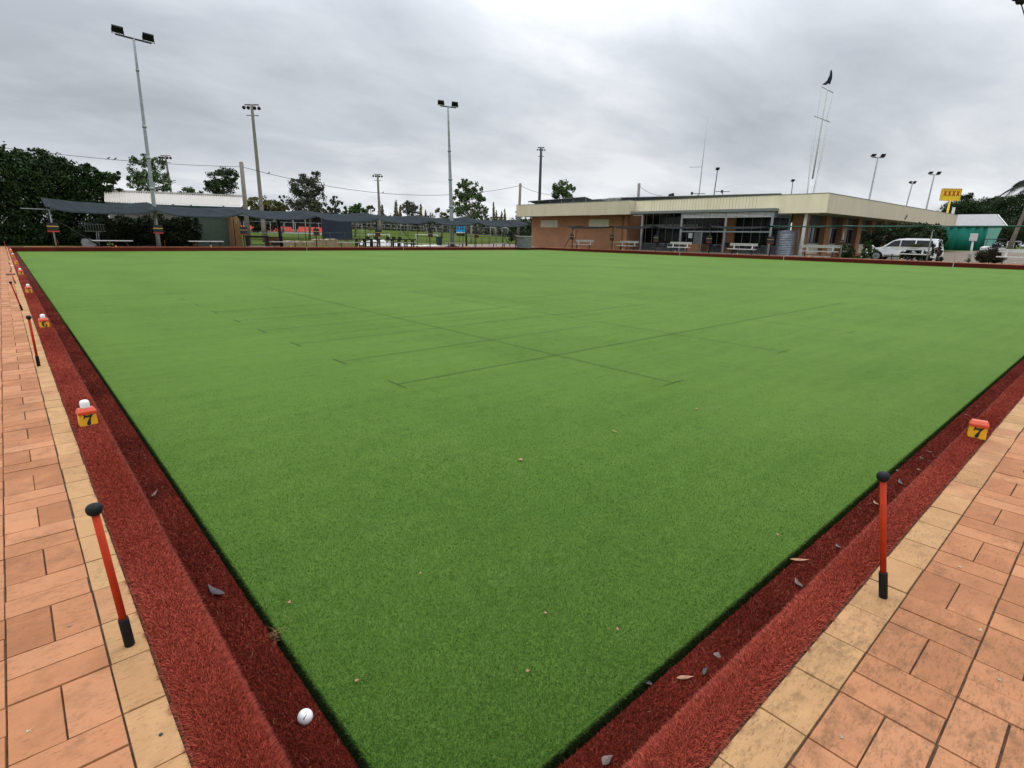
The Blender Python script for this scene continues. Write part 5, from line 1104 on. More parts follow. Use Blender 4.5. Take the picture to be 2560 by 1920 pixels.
# recessed rear glazing wall
RX = 53.0
MB().box((RX, 21.3, Z0), (RX+.2, 37.4, .9)).build('sill_wall', M['boxgrey'], CH)
MB().box((RX+.03, 21.3, .9), (RX+.1, 37.4, 4.12)).build('window_glass', M['glass_d'], CH)
m_ = MB()
for i in range(19): y = 21.4+i*.86; m_.box((RX-.02, y-.03, .9), (RX+.03, y+.03, 4.1))
for z in (.9, 2.55): m_.box((RX-.021, 21.3, z), (RX+.029, 37.4, z+.09))
m_.box((RX-.02, 30.5, 2.60), (RX+.028, 37.2, 2.95)); m_.build('window_frame', M['alu'], CH)
MB().box((RX-.28, 26.4, Z0), (RX-.02, 27.6, 4.1)).build('pier', M['brick_y'], CH)
MB().box((50.3, 28.6, Z0), (RX, 30.2, 1.0)).build('servery_wall', M['brick_y'], CH)
MB().box((WX+.3, 37.15, Z0), (RX, 37.4, 3.9)).build('wall', M['brick_x'], CH)
MB().box((51.2, 28.9, 1.0), (51.3, 29.8, 2.1)).build('servery_window', M['alu'], CH)
q = PX(*C('e', 445, 485), 51.0); MB().box((51.1, q[1]-.22, 1.55), (51.115, q[1]+.22, 2.05)).build('paper_notice', M['white'], CH)
# table sets inside the patio
def cafe_table(x, y, label):
    t_ = thing('patio_table', (x, y, .2), label, 'table', 'patio tables'); MB().cbox((x, y, .95), (.9, 1.6, .04)).build('tabletop', M['alu'], t_)
    for sx_ in (-.4, .4):
        for sy_ in (-.7, .7): MB().tube([(x+sx_, y+sy_, .2), (x+sx_, y+sy_, .93)], .025, 6).build('leg', M['alu'], t_)
def cafe_chair(x, y, label, f=1):
    t_ = thing('patio_chair', (x, y, .2), label, 'chair', 'dark patio chairs'); MB().cbox((x, y, .66), (.45, .45, .04)).build('seat', M['black'], t_); MB().cbox((x+.2*f, y, .98), (.04, .45, .4)).build('backrest', M['black'], t_)
    for sx_ in (-.2, .2):
        for sy_ in (-.2, .2): MB().tube([(x+sx_, y+sy_, .2), (x+sx_, y+sy_, .66)], .015, 5).build('leg', M['alu'], t_)
for k, (y, lb) in enumerate(((26.7, 'left of the middle post'), (23.6, 'right of the middle post'), (32.6, 'in the open patio bay'))):
    cafe_table(50.3, y, f'grey patio table {lb}'); cafe_chair(51.1, y+.4, f'dark chair at the table {lb}, far side left', 1); cafe_chair(51.1, y-.4, f'dark chair at the table {lb}, far side right', 1); cafe_chair(49.6, y+.2, f'dark chair at the table {lb}, on the near side', -1)
MB().box((47.35, 17.5, .02), (RX, 37.4, .22)).build('patio_slab', M['concrete'], CH)
# right wing: brick piers and windows along the long side
WY = 20.0
MB().box((52.6, WY, Z0), (53.95, WY+.3, 3.75)).build('pier', M['brick_x'], CH)
MB().box((52.6, WY+.3, Z0), (52.85, 21.0, 3.75)).build('wall', M['brick_y'], CH)
bx = 53.95; k_ = 0
while bx < 93:
    x0, x1 = bx, bx+3.1
    MB().box((x0, WY+.12, Z0), (x1, WY+.3, .85)).build('panel_wall', M['creamp'], CH)
    MB().box((x0, WY-.06, Z0), (x1, WY+.119, .32)).build('brick_ledge', M['brick_x'], CH)
    wf = MB()
    for xx in (x0+.03, x0+1.15, x0+2.0, x1-.03): wf.box((xx-.035, WY+.14, 1.25), (xx+.035, WY+.2, 2.72))
    for zz in (1.2, 2.68): wf.box((x0, WY+.13, zz), (x1, WY+.2, zz+.08))
    wfo = wf.build('window', M['alu'], CH)
    MB().box((x0, WY+.20, 1.25), (x1, WY+.24, 2.7)).build('pane', M['glass_d'], wfo)
    MB().box((x0, WY+.12, .85), (x1, WY+.25, 1.2)).build('sill_panel', M['creamp'], CH)
    MB().box((x0, WY+.18, 2.76), (x1, WY+.3, 3.75)).build('upper_panel', M['panelgrey'], CH)
    MB().box((x1, WY-.28, Z0), (x1+1.25, WY+.3, 3.75)).build('pier', M['brick_x'], CH)
    bx = x1+1.25; k_ += 1
MB().tube([(61.9, WY-.35, 0), (61.9, WY-.35, 3.7)], .05, 8).build('downpipe', M['cream'], CH)
for (u, v, X_) in ((1487, 541, 49.6), ): pass
for nm, p in (('soffit_light', PX(1487, 541, 49.4)), ('soffit_light', PX(1591, 541, 51.0)), ('soffit_light', PY(2038, 535, 18.6))):
    z = 3.80 if p[1] > 30 else 3.69; MB().box((p[0]-.08, p[1]-.8, z) if p[1] > 30 else (p[0]-.7, p[1]-.08, z), (p[0]+.08, p[1]+.8, z+.06) if p[1] > 30 else (p[0]+.7, p[1]+.08, z+.06)).build(nm, M['tube'], CH)
q = PY(2265, 543, Y2-.02); MB().bar(q-np.array((.3, 0, .2)), q+np.array((.3, 0, .2)), .06, .25).build('fascia_fitting', M['trunk'], CH)
# notice board / white panel under the soffit on the right wing
q = PY(*C('b', 585, 805), 19.2); MB().cbox(q, (2.2, .08, .9)).build('hanging_panel', M['palewall'], CH)
# solar arrays on the roof
def solar(u0, v0, u1, v1, X, drop, run, n, label, group='solar arrays on the club roof'):
    # panels tilted away from the green: the high edge and the dark undersides face the camera
    a = PX(u0, v0, X); b = PX(u1, v1, X); t = thing('solar_array', (a[0], (a[1]+b[1])/2, 4.96), label, 'solar panels', group); off = np.array((run, 0, -drop))
    for i in range(n):
        p = a+(b-a)*i/n; q = a+(b-a)*(i+.985)/n; m_ = MB(); m_.prism([p, q, q+off, p+off], (-.01, 0, .05)); pn_ = m_.build('panel', M['solar'], t)
    MB().bar(a+np.array((-.03, 0, .03)), b+np.array((-.03, 0, .03)), .04, .05).build('edge_frame', M['alu'], t)
    for i in range(0, n+1, max(n//5, 1)):
        p = a+(b-a)*i/n; MB().tube([p+off*.05, (p[0]+.1, p[1], 4.96)], .025, 5).build('stand', M['alu'], t)
solar(1320, 504, 1463, 493, 50.9, .42, 2.4, 10, 'left solar array on thin stands above the brick wall'); solar(1478, 500, 1508, 498, 53, .2, 1.5, 3, 'short low solar array in the middle of the roof')
solar(1521, 495.5, 1952, 484.5, 52.6, .42, 2.4, 26, 'longest solar array running along the club roof')
q = PX(1524, 496, 52); t = thing('roof_vent_box', q, 'pale grey box unit on the club roof between the solar arrays', 'roof unit'); MB().box((q[0], q[1]-1.0, 4.9), (q[0]+1, q[1]+.6, 5.75)).build('casing', M['whitish'], t); MB().bar((q[0]-.02, q[1]-1.2, 5.8), (q[0]-.02, q[1]+.7, 5.72), 1.2, .06).build('lid', M['white'], t)
# antenna mast on the roof
D_ = 66; b = PD(1747, 488, D_); tpt = PD(1769, 297, D_); t = thing('antenna_mast', b, 'very tall thin antenna mast with a side rod rising from the club roof', 'antenna')
MB().tube([b-h_*1.0, (b+tpt)/2, tpt], [.06, .045, .015], 8).build('mast', M['steel'], t)
p = b+(tpt-b)*.37; MB().tube([p, p-_rt*1.5+np.array((0, 0, -.05))], .03, 6).build('side_rod', M['steel'], t)
for f, l in ((1.0, .22), (.905, .2), (.72, .2)): p = b+(tpt-b)*f; MB().tube([p-_rt*l, p+_rt*.03], .012, 5).build('element', M['steel'], t)
for k, (u, lb) in enumerate(((1745, 'low dark power crossarm with insulator below the antenna mast'), (1807, 'low dark power crossarm with insulator right of the thin floodlight pole'))):
    c = PD(u, 484-(k*5), 68); t = thing('power_crossarm', (c[0], c[1], 4.9), lb, 'crossarm'); MB().bar(c-_rt*.9, c+_rt*.85, .06, .07).build('arm', M['steel_d'], t); MB().lathe(c+_rt*(-.1 if k else -.75)-h_*.16, [(.10, 0), (.14, .1), (.14, .3), (.08, .36)], 10).build('insulator', M['steel_d'], t); MB().tube([c-h_*.1, (c[0], c[1], 4.9)], .05, 6).build('stub', M['wood'], t)
# flagpole
FXp = 50.2; b = PX(2000, 632, FXp); b[2] = 0.05; tp = PX(2081, 150, FXp)
t = thing('flagpole', b, 'tall white flagpole with two yards and rigging lines before the club house', 'flagpole')
lo = b+(tp-b)*.42
MB().tube([b, b+(tp-b)*.2, lo], [.16, .13, .075], 12).build('lower_pole', M['white'], t)
MB().tube([lo, b+(tp-b)*.6, tp], [.075, .065, .03], 8).build('upper_pole', M['whitish'], t)
y1a, y1b = PX(2036, 290, FXp), PX(2074, 305, FXp); y2a, y2b = PX(2054, 217, FXp), PX(2083, 232, FXp)
MB().tube([y1a, y1b], .04, 6).build('yard', M['steel'], t); MB().tube([y2a, y2b], .035, 6).build('yard', M['steel'], t)
f1 = b+(tp-b)*.07
for a_, e_ in ((y1a, PX(2015, 510, FXp)), (y1a, PX(2011, 560, FXp)), (y1b, PX(2030, 490, FXp)), (y1b, PX(2019, 560, FXp)), (y2a, PX(2044, 290, FXp)), (y2b, PX(2066, 300, FXp)), (y2a, PX(2014, 520, FXp)), (y2b, PX(2026, 520, FXp))):
    MB().tube([a_, e_], .012, 4).build('rigging_line', M['whitish'], t)
fl = MB(); ns = 12
fp = [PX(u, v, FXp-.05) for u, v in ((2077, 176), (2079, 174), (2081, 182), (2080.5, 196), (2077.5, 204), (2076, 210), (2072.5, 207), (2066, 212), (2056.5, 210.5), (2064, 206), (2070, 200), (2074.5, 190))]
cfl = sum(fp)/len(fp)
fl.prism(fp, (.05, .08, 0)); fl.build('flag', M['flag'], t)
# rain water tank
tx, ty = 49.9, 20.25
t = thing('water_tank', (tx, ty, .05), 'round corrugated zinc water tank at the patio corner', 'tank'); pr_ = []; n = 15
for i in range(n*4+1): z = 2.15*i/(n*4); pr_.append((.74+.03*math.sin(i/4*2*math.pi), z))
MB().lathe((tx, ty, .05), pr_, 36).build('tank_wall', M['tankm'], t); MB().lathe((tx, ty, 2.20), [(.79, 0), (.79, .03), (.02, .16)], 36).build('lid', M['tankm'], t)
MB().tube([(tx+1.0, ty-.6, 2.4), (tx+1.0, ty-.65, 1.0), (tx+1.0, ty-.65, .1)], .05, 8).build('overflow_pipe', M['alu'], t); MB().cbox((tx+.95, ty-1.0, 1.05), (.25, .4, .35)).build('pump_box', M['steel'], t)
# club side shelter (thin, nearly edge on)
YS = [41.5, 36.0, 30.7, 25.2, 19.8, 14.5, 9.1, 3.7]
t = thing('shade_shelter', (46.1, 41.5, .2), 'flat dark shade cloth strip on thin posts by the club house, green at right', 'shelter')
for k in range(7):
    y0, y1 = (YS[k]+(.6 if k == 0 else 0)), YS[k+1]; mb = MB(); vs = []
    for i in range(15):
        s_ = i/14; y = y0+(y1-y0)*s_; kk = 4*s_*(1-s_); sg = (1-(2*s_-1)**4)*(.24 if k < 4 else .05)
        for j in range(5): g_ = j/4; vs.append((45.75+1.9*g_, y, 2.60-sg*(1-g_*.8)+.03*g_-.05*math.sin(math.pi*g_)*kk))
    mb.add(vs, [(i*5+j, (i+1)*5+j, (i+1)*5+j+1, i*5+j+1) for i in range(14) for j in range(4)], True)
    o = mb.build('sail_cloth', M['cloth_b' if k < 4 else 'cloth_g'], t); md = o.modifiers.new('thickness', 'SOLIDIFY'); md.thickness = .03 if k < 4 else .05
for k, y in enumerate(YS): MB().tube([(46.1, y, .2), (46.1, y, 2.58)], .045, 8).tube([(45.7, y, 2.58), (47.7, y, 2.62)], .025, 6).build('post', M['steel_d' if k < 5 else 'steel'], t)
MB().tube([(46.1, 41.5, 2.0), (46.1, 42.7, .22)], .03, 6).build('brace', M['steel_d'], t)
pos = ('on the leaning braced first post before the brick wall', 'on the second post before the brick wall', 'with red strip before the recessed glazing', 'with red strip before the glazed patio', 'with orange and red strips before the zinc tank', 'on the post before the dark bush', 'on the post behind the white car bench')
for k, y in enumerate(YS[:6]):
    scoreboard((46.0, y, 0), (0, 1, 0), 'black scoreboard %s' % pos[k], 'scoreboards on the club side posts', red=k in (2, 3, 4), **(dict(w_=.3, h_=.32, z0=1.25) if k == 5 else {}))
pos = ('before the brick wall', 'beside the cream handrail', 'left of the glazed patio', 'in front of the glazed patio', 'beside the flagpole', 'in front of the white car', 'at the right edge of the view')
for k, (y0, y1) in enumerate(((41.8, 39.25), (35.8, 33.45), (29.8, 27.5), (23.75, 21.3), (17.7, 14.9), (11.7, 9.2), (5.6, 3.2))):
    bench((46.8, (y0+y1)/2, 0), (0, 1, 0), y0-y1, 'white slatted bench with a backrest %s' % pos[k], 'benches with backrests on the club side', back=True, sz=.44, mt='white' if 1 < k < 4 or k > 4 else 'whitish')
# cream handrail
t = thing('handrail', (47.6, 35.8, .2), 'cream tubular handrail before the brick wall end', 'handrail'); a = PX(1539, 624, 47.6); b = PX(1564, 602, 47.6)
MB().tube([(47.6, 37.0, .2), (47.6, 37.0, 1.0), (47.6, 35.0, 1.05), (47.6, 35.0, .2)], .035, 8).build('rail', M['cream_l'], t)
# white seat frames in front of the right wing
# ------------------------------------------------------------------ right hand yard
m_ = MB(); gp = [(54.5, 3), (56, 8), (70, 16), (94, 16.8), (140, 12), (140, -30), (50, -30), (48.6, -3)]
gx = np.linspace(49.5, 140, 46); gy = np.linspace(-30, 16.5, 24); GXm, GYm = np.meshgrid(gx, gy, indexing='ij'); GZm = gz(GXm, GYm)+.02
idm = np.arange(GXm.size).reshape(GXm.shape); Fq = np.stack([idm[:-1, :-1], idm[1:, :-1], idm[1:, 1:], idm[:-1, 1:]], -1)
cxm = (GXm[:-1, :-1]+GXm[1:, 1:])/2; cym = (GYm[:-1, :-1]+GYm[1:, 1:])/2
keep = (cym < 13+0*cxm) | (cxm > 56)
tag(npmesh('gravel_yard', np.stack([GXm, GYm, GZm], -1).reshape(-1, 3), Fq[keep].reshape(-1, 4), mat('gravel', (.11, .088, .066), .95, .3, .35, col2=(.17, .14, .105), bump=.4, bscale=12)), kind='structure')
# white four wheel drive wagon, side on
def wagon(x, yf, yr, z0):
    t = thing('parked_car', (x+.95, (yf+yr)/2, z0), 'large white four wheel drive wagon parked side on before the club house', 'car')
    L = yf-yr; W = 1.9
    def Pt(s_, z, off=0.0): return (x+off, yf-s_*L, z0+z)
    body = [(0.005, .45), (.0, .62), (.012, .84), (.035, .98), (.17, 1.06), (.255, 1.12), (.255, 1.10), (.98, 1.14), (.992, .95), (1.0, .70), (.995, .42), (.96, .36)]
    arch = lambda c, r_: [(c+r_/L*math.cos(a_), .36+r_*math.sin(a_)) for a_ in np.linspace(0, math.pi, 9)]
    low = [(s_, z) for s_, z in arch(.81, .45)]+[(.71, .34), (.28, .34)]+[(s_, z) for s_, z in arch(.175, .45)]
    out = body[:6]+body[7:]+low
    ins = .0; m_ = MB(); n = len(out)
    prof_off = lambda z: .10*max(0, (z-.85))**1.0*1.2+(.05 if z < .45 else 0)
    A = [Pt(s_, z, prof_off(z)) for s_, z in out]; B = [Pt(s_, z, W-prof_off(z)) for s_, z in out]
    m_.add(A+B, [tuple(range(n-1, -1, -1)), tuple(range(n, 2*n))]+[(i, (i+1) % n, n+(i+1) % n, n+i) for i in range(n)])
    m_.build('body', M['carpaint'], t, bevel=.02)
    roof = [(.235, 1.10), (.36, 1.60), (.44, 1.76), (.55, 1.82), (.93, 1.80), (.962, 1.72), (.985, 1.12)]
    n = len(roof); off = lambda z: .07+.22*max(0, z-1.1)/.7
    A = [Pt(s_, z, off(z)) for s_, z in roof]; B = [Pt(s_, z, W-off(z)) for s_, z in roof]
    m_ = MB(); m_.add(A+B, [tuple(range(n-1, -1, -1)), tuple(range(n, 2*n))]+[(i, (i+1) % n, n+(i+1) % n, n+i) for i in range(n)]); m_.build('cabin', M['carpaint'], t, bevel=.03)
    for side, o_ in ((0, -.006), (1, W+.006)):
        for w_ in ([(.275, 1.14), (.37, 1.56), (.40, 1.63), (.475, 1.67), (.475, 1.14)], [(.485, 1.14), (.485, 1.67), (.675, 1.68), (.675, 1.14)], [(.69, 1.15), (.69, 1.68), (.90, 1.66), (.915, 1.22), (.90, 1.16)]):
            m_ = MB(); m_.poly([Pt(s_, z, (off(z)-.012) if side == 0 else (W-off(z)+.012)) for s_, z in w_]); m_.build('side_window', M['carglass'], t)
    m_ = MB(); m_.poly([Pt(.245, 1.14, .15), Pt(.245, 1.14, W-.15), Pt(.372, 1.62, W-.24), Pt(.372, 1.62, .24)]); m_.v = [(a_[0], a_[1]+.03, a_[2]+.02) for a_ in m_.v]; m_.build('windscreen', M['carglass'], t)
    for c in (.175, .81):
        for xo in (-.01, W-.24):
            ctr = np.array(Pt(c, .40, xo)); wh = MB().lathe(ctr, [(.30, 0), (.385, .01), (.40, .05), (.40, .20), (.385, .24), (.3, .25)], 24, ax=(1, 0, 0)).build('wheel', M['black'], t)
            MB().lathe(ctr-np.array((.004, 0, 0)), [(.02, 0.0), (.10, .0), (.11, .02), (.20, .03), (.24, .004), (.265, 0)], 20, ax=(1, 0, 0)).build('rim', M['steel'], wh)
            m_ = MB()
            for q in range(6): a_ = q*math.pi/3; m_.bar(ctr+np.array((-.01, 0, 0)), ctr+np.array((-.01, .24*math.cos(a_), .24*math.sin(a_))), .05, .03)
            m_.build('spokes', M['steel'], wh)
    m_ = MB(); m_.bar(Pt(.30, 1.02, .06), Pt(.93, 1.04, .06), .02, .02); m_.build('trim_line', M['whitish'], t)
    for s_ in (.385, .47+.0): m_ = MB(); m_.bar(Pt(s_+.06, .99, -.01), Pt(s_+.10, .99, -.01), .02, .03); m_.build('door_handle', M['whitish'], t)
    m_ = MB(); m_.cbox(Pt(.285, 1.18, -.10), (.2, .12, .16)); m_.build('mirror', M['carpaint'], t, bevel=.02)
    m_ = MB(); m_.cbox(Pt(.985, 1.0, .12), (.18, .12, .35)); m_.build('tail_light', M['tail'], t)
    m_ = MB(); m_.cbox(Pt(.03, .86, .2), (.4, .2, .2)); m_.build('headlight', M['white'], t)
    m_ = MB(); m_.cbox(Pt(.5, .42, -.02), (.08, L*.42, .07)); m_.build('side_step', M['black'], t)
    return t
wagon(53.0, 14.95, 9.95, -.02)
# shrubs
def shrub(name, label, bs, X, n, mt, leaf_=.07, group=None, tr=.05, clump=.34):
    B = [blob(u, v, ru, rv, X=X, dd=.8) for u, v, ru, rv in bs]; c = B[0][0]
    return tree(name, label, 'shrub', B, n, leaf_, mt, (c[0], c[1], float(gz(c[0], c[1]))), tr=tr, group=group, clump=clump)
shrub('clipped_bush', 'round dark clipped bush beside the brick piers', [(2115, 627, 22, 18), (2130, 632, 14, 14)], 50.3, 2600, 'f_dark', .05)
shrub('rose_bush', 'light green rose bush with pale flowers at the front of the white car', [(2165, 622, 14, 20), (2172, 610, 12, 12), (2180, 628, 14, 14), (2160, 640, 12, 12)], 50.8, 2200, 'f_rose', .055)
m_ = MB(); c = PX(2170, 620, 50.6)
for du, dv in ((12, -5), (14, -2), (-16, 22), (-2, 12)): q = PX(2170+du, 620+dv, 50.55); m_.sphere(q, .07, 8, 6)
rs = [o for o in bpy.data.objects if o.name.startswith('rose_bush')][0]; m_.build('flowers', M['white'], rs)
for lb, bs, X in (('dark hedge shrub behind the roof of the white car', [(2210, 590, 40, 30), (2180, 600, 30, 28)], 60), ('leafy dark shrub between the car and the teal screen', [(2262, 582, 32, 30), (2300, 590, 40, 28)], 62), ('dark shrub under the end of the cream fascia', [(2335, 588, 28, 26), (2350, 605, 16, 22)], 64)):
    shrub('hedge_shrub', lb, bs, X, 3600, 'f_hedge' if 'hedge' in lb else 'f_dark', .10, 'dark shrubs behind the white car', .08)
shrub('dry_bush', 'straggly reddish bush at the back of the white car', [(2348, 608, 8, 26), (2336, 620, 8, 20), (2350, 640, 12, 14)], 50.6, 1200, 'f_red', .06, clump=.5)
shrub('round_bush', 'dark reddish round bush at the right by the gravel yard', [(2475, 636, 28, 18), (2455, 642, 20, 14), (2495, 640, 18, 15), (2478, 648, 30, 10), (2475, 640, 24, 14)], 50.4, 11000, 'f_red', .045)
shrub('twiggy_bush', 'small bare twiggy bush left of the dark reddish bush', [(2424, 645, 10, 10), (2420, 652, 8, 6)], 50.4, 260, 'f_grey', .03, clump=.6)
shrub('clipped_bush', 'low black green bush under the white bench in front of the car', [(2280, 632, 22, 14), (2310, 636, 22, 14), (2262, 640, 14, 12)], 48.2, 4200, 'f_dark', .05)
shrub('brown_clump', 'brown dry clump lying on the bench before the white car', [(2290, 613, 20, 4)], 47.1, 500, 'f_olive', .05, clump=.5, tr=0)
P = []
for k in range(26):
    u = 2010+k*22; q = PX(u, 645+.06*(u-2010), 48.0); P.append((np.array((47.9+random.uniform(-.2, .3), q[1], .10)), (.35, .45, .13)))
Pq = crown_pts(P, 9000, .4, 30); Pq = Pq[Pq[:, 2] > .02]; V, Fc = leaves(Pq, .045); tag(npmesh('low_ground_cover', V, Fc, M['f_hedge'], tone=tone_of(Pq, .3)), kind='stuff')
# person-height post box sign and white box on post
q = PX(2430, 620, 60); q[2] = gz(q[0], q[1]); t = thing('meter_post', q, 'white box on a pale post before the teal screen', 'post'); a = PX(2427, 640, 60); b = PX(2433, 598, 60)
MB().tube([(a[0], a[1], 0), b], .08, 8).build('post', M['whitish'], t); MB().cbox(b+h_*.15, (.25, .5, .6)).build('box', M['whitish'], t, bevel=.03)
# teal screened shed
D_ = 88; a = PD(2345, 566, D_); b = PD(2470, 566, D_-4); gl = .35
t = thing('screened_shed', (a[0], a[1], gl), 'shed with a grey gable roof wrapped in teal shade screen', 'shed'); bk = np.array((fw[0], fw[1], 0))*9
f0 = np.array((a[0], a[1], gl)); f1 = np.array((b[0], b[1], gl)); n = 22; m_ = MB(); vs = []; zt = (a[2]+b[2])/2
for i in range(n+1):
    p = f0+(f1-f0)*i/n; wv = .12*math.sin(i*1.7)+.06*math.sin(i*4.1); pt = np.array((p[0]-fw[0]*wv, p[1]-fw[1]*wv, 0)); vs += [(pt[0], pt[1], gl), (pt[0], pt[1], zt)]
m_.add(vs, [(2*i, 2*i+2, 2*i+3, 2*i+1) for i in range(n)], True); o = m_.build('screen_cloth', M['teal'], t); md = o.modifiers.new('thickness', 'SOLIDIFY'); md.thickness = .04
dr = (f1-f0)/np.linalg.norm(f1-f0)
MB().prism([f1+dr*.02, f1+dr*1.0, np.array((*(f1+dr*1.7)[:2], zt)), np.array((*(f1+dr*.1)[:2], zt))], bk*.3).build('end_wall', M['teal_l'], t)
rl = np.array((*(f0-dr*1)[:2], zt)); rr_ = np.array((*(f1+dr*2.0)[:2], zt)); rg = 1.75
m_ = MB(); m_.prism([rl, rr_, rr_+bk*.35+h_*rg+dr*.6, rl+bk*.35+h_*rg], (0, 0, .12)); m_.build('roof', M['roofgrey'], t)
m_ = MB(); m_.prism([rl+bk*.7, rr_+bk*.7, rr_+bk*.35+h_*(rg+.01)+dr*.6, rl+bk*.35+h_*(rg+.01)], (0, 0, .1)); m_.build('roof', M['roofgrey'], t)
MB().prism([rr_+dr*.1, rr_+bk*.7+dr*.1, rr_+bk*.35+h_*rg+dr*.62], dr*.1).build('gable', M['brown'], t)
MB().bar(rr_+dr*.2, rr_+bk*.35+h_*rg+dr*.75, .12, .25).build('barge_board', M['white'], t)
MB().bar(rl+h_*.02, rr_+h_*.02, .2, .25).build('gutter', M['whitish'], t)
# golf cart
c = PD(2485, 610, 80); c[2] = .3; t = thing('golf_cart', c, 'white golf cart with a dark canopy beside the teal shed', 'golf cart')
def L_(a_, b_, z): return c+_rt*a_+np.array((fw[0], fw[1], 0))*b_+h_*z
m_ = MB(); m_.prism([L_(-1.4, -.6, .35), L_(1.3, -.6, .35), L_(1.3, -.6, .75), L_(.4, -.6, .75), L_(.2, -.6, .5), L_(-.5, -.6, .5), L_(-.8, -.6, .95), L_(-1.4, -.6, .75)], np.array((fw[0], fw[1], 0))*1.2); m_.build('body', M['white'], t)
m_ = MB(); m_.prism([L_(-1.0, -.7, 1.85), L_(1.2, -.7, 1.9), L_(1.2, -.7, 2.0), L_(-1.0, -.7, 1.95)], np.array((fw[0], fw[1], 0))*1.4); m_.build('canopy', M['steel_d'], t)
for a_ in (-.7, 1.1): MB().tube([L_(a_, -.6, .7), L_(a_+.1, -.6, 1.87)], .03, 6).tube([L_(a_, .6, .7), L_(a_+.1, .6, 1.87)], .03, 6).build('canopy_post', M['steel_d'], t)
for a_ in (-.95, .85):
    for b_ in (-.65, .5): MB().lathe(L_(a_, b_, .28), [(.2, 0), (.28, .02), (.28, .13), (.2, .15)], 16, ax=(fw[0], fw[1], 0)).build('wheel', M['black'], t)
m_ = MB(); m_.cbox(L_(.5, 0, 1.0), (1.0, 1.0, .5)); m_.build('seat', M['steel_d'], t)
# yellow sign on post
c = PD(2377, 486, 95); t = thing('beer_sign', (c[0], c[1], float(gz(c[0], c[1]))), 'yellow sign reading XXXX in red on a yellow post above the club roof', 'sign')
A_ = PD(2352, 502, 95); B_ = PD(2398, 498, 95); Ct = PD(2405, 472, 95); Dt = PD(2355, 475, 95)
ux = B_-A_; wd_ = np.linalg.norm(ux); ux /= wd_; nn_ = np.cross(ux, h_); uy = (Dt-A_); hgt = np.linalg.norm(uy); uy = h_
ux = np.array((ux[0], ux[1], 0)); ux /= np.linalg.norm(ux); wd_ = 3.35; hgt = 1.92; O_ = A_+ux*.0+h_*0
O_ = PD(2351, 501, 95)
MB().prism([O_, O_+ux*wd_, O_+ux*wd_+h_*hgt, O_+h_*hgt], np.array((fw[0], fw[1], 0))*.35).build('panel', M['signy'], t)
fr = MB(); e_ = -np.array((fw[0], fw[1], 0))*.03
for p_, q_ in ((O_, O_+ux*wd_), (O_+h_*hgt, O_+ux*wd_+h_*hgt), (O_, O_+h_*hgt), (O_+ux*wd_, O_+ux*wd_+h_*hgt)): fr.bar(p_+e_, q_+e_, .09, .09)
fr.build('panel_frame', M['yellowp'], t)
lt_ = MB()
for k in range(4):
    o_ = O_-np.array((fw[0], fw[1], 0))*.06+ux*(.40+k*.74)+h_*.82
    for s_ in (0, 1):
        w_ = .19 if s_ == 0 else .15; x0_, x1_ = (0, .38) if s_ == 0 else (.38, 0)
        p0_ = o_+ux*x0_; p1_ = o_+ux*x1_+h_*.74; zz_ = -np.array((fw[0], fw[1], 0))*.004*s_
        lt_.add([p0_-ux*w_/2+zz_, p0_+ux*w_/2+zz_, p1_+ux*w_/2+zz_+np.array((0, 0, 0)), p1_-ux*w_/2+zz_], [(0, 1, 2, 3)])
    for xx, zz in ((0, 0), (.38, 0), (0, .74), (.38, .74)): lt_.add([o_+ux*(xx-.08)+h_*(zz-.035)+e_*.3, o_+ux*(xx+.085)+h_*(zz-.035)+e_*.3, o_+ux*(xx+.085)+h_*(zz+.035)+e_*.3, o_+ux*(xx-.08)+h_*(zz+.035)+e_*.3], [(0, 1, 2, 3)])
lt_.build('lettering', M['signr'], t)
pt_ = O_+ux*wd_*.5; MB().tube([(pt_[0], pt_[1], float(gz(pt_[0], pt_[1]))), pt_+np.array((0, 0, .05))], .16, 8).build('post', M['signy'], t)
c = PD(2383, 528, 90); t = thing('roof_sign', (c[0], c[1], 5.0), 'small white upright panel above the roof right of the yellow sign post', 'sign'); MB().bar(c-h_*.0-_rt*.22, c+_rt*.22, .08, 1.2).build('panel', M['white'], t); MB().tube([c-h_*.5, (c[0], c[1], .5)], .05, 6).build('post', M['steel'], t)
# trees on the right and the palm
for lb, bs, D, n, fm in (
 ('dark spreading tree behind the yellow sign', [(2400, 525, 40, 26), (2380, 535, 25, 18), (2410, 500, 20, 14), (2425, 530, 40, 30), (2418, 490, 14, 8)], 125, 4200, 'f_dark'),
 ('dark olive tree in the middle of the right hand group', [(2470, 525, 40, 30), (2480, 505, 20, 12), (2455, 550, 45, 30), (2500, 500, 16, 10)], 130, 4200, 'f_hedge'),
 ('tall dark tree at the right edge behind the palm', [(2530, 525, 40, 35), (2510, 505, 22, 14), (2545, 560, 50, 45), (2560, 500, 25, 20)], 120, 4600, 'f_dark'),
 ('low dark tree behind the teal shed and golf cart', [(2500, 580, 45, 30), (2540, 590, 45, 28), (2575, 560, 40, 40)], 115, 3600, 'f_hedge')):
    tree('shade_tree', lb, 'tree', [blob(u, v, ru, rv, D=D) for u, v, ru, rv in bs], n*3, .17, fm, foot(np.mean([b[0] for b in bs]), D=D), tr=.3, group='trees at the right behind the yard', clump=.36, per=36)
pb = PD(2524, 610, 72); pb[2] = float(gz(pb[0], pb[1])); pt = PD(2590, 462, 72); t = thing('palm_tree', pb, 'leaning palm at the right edge with drooping fronds entering the view', 'palm')
MB().tube([pb, pb+(pt-pb)*.35, pb+(pt-pb)*.7, pt], [.30, .24, .22, .22], 10).build('trunk', M['trunk'], t)
m_ = MB()
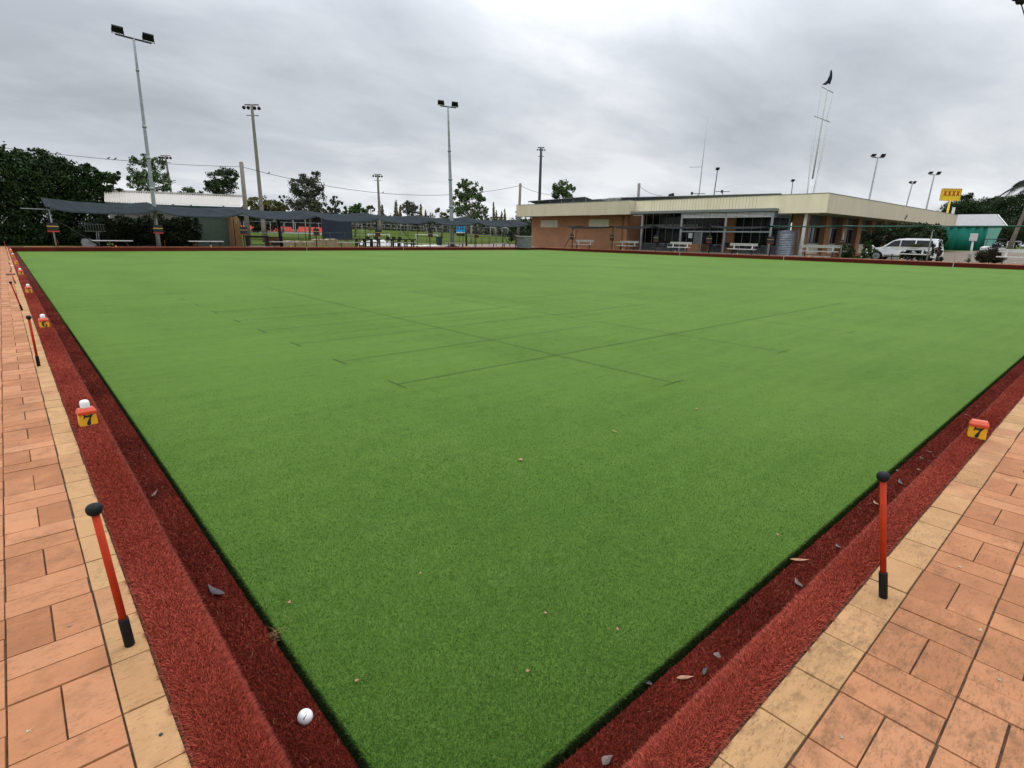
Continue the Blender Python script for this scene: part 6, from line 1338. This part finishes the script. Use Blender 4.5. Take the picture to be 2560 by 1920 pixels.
for k in range(16):
    a_ = k*2*math.pi/16+.2; L = 4.4+.6*math.sin(k*2.3); el_ = .5+.35*math.sin(k*1.7); hz_ = math.cos(a_)*_rt+math.sin(a_)*np.array((fw[0], fw[1], 0)); spine = []
    for i in range(13): f = i/12; spine.append(pt+hz_*L*f*math.cos(el_)*(1-.1*f)+h_*(L*f*math.sin(el_)-L*.75*f*f))
    m_.tube(spine, [.05*(1-i/13)+.01 for i in range(13)], 5)
    for i in range(1, 13):
        for fr_ in (0, .5):
            sp = spine[i]*(1-fr_)+spine[i-1]*fr_; d_ = spine[i]-spine[i-1]; d_ /= np.linalg.norm(d_); sd__ = np.cross(d_, h_); sd__ /= np.linalg.norm(sd__)
            for s_ in (-1, 1):
                ln = 1.15*math.sin(math.pi*min(1, (i+.5)/12.5))**.5+.15; e1_ = sp+(sd__*s_*.75+d_*.55-h_*.35)*ln; m_.add([sp-d_*.09, sp+d_*.09, e1_], [(0, 1, 2)])
m_.build('fronds', M['f_dark'], t)
# near branch with seed pods entering at the top right corner (tree outside the view)
tb = PD(2700, 300, 3.2); m_ = MB(); t = thing('overhanging_tree', (tb[0]+.8, tb[1]-.8, .2), 'tip of a dark twig with seed pods hanging into the top right corner', 'tree')
tr0 = np.array((tb[0]+.8, tb[1]-.8, .2)); jn = tr0+h_*3.2; tip = PD(2553, 10, 2.6); end = PD(2562, 40, 2.6)
MB().tube([tr0, tr0+h_*1.6+np.array((.05, 0, 0)), jn], [.09, .08, .06], 10).build('trunk', M['trunk'], t)
m_.tube([jn, PD(2680, -60, 2.8), PD(2610, -70, 2.65), PD(2565, -20, 2.6), tip], [.03, .014, .008, .005, .003], 6); m_.tube([tip, end, PD(2580, 70, 2.6)], .0025, 5)
for (u, v, ru) in ((2548, 0, 8), (2556, 4, 6), (2560, -10, 12), (2540, -12, 10), (2575, -25, 14)): m_.sphere(PD(u, v, 2.58), ru*2.6/F_PX, 10, 8, (1, 1, 1.3))
m_.build('branch', M['black'], t)
bs = [(tr0+h_*3.8+np.array((.9, -.9, 0)), (.6, .6, .5)), (tr0+h_*3.6+np.array((.5, -1.1, 0)), (.5, .5, .4))]; Pq = crown_pts(bs, 1500, .4, 30); V, Fc = leaves(Pq, .05); npmesh('crown', V, Fc, M['f_dark'], tone=rng.random(len(Fc)), org=tuple(t.location), parent=t)
# bench / rails in the yard right of the cart
a = PD(2520, 604, 78); b = PD(2553, 604, 78); t = thing('yard_fence', (a[0], a[1], .4), 'short pale rail fence beside the palm trunk', 'fence'); MB().tube([a, b], .05, 6).build('rail', M['whitish'], t)
for p in (a, (a+b)/2, b): MB().tube([p, (p[0], p[1], .35)], .04, 6).build('post', M['whitish'], t)

# ------------------------------------------------------------------ tidy helper properties
for o in bpy.data.objects:
    if '_w' in o: del o['_w']
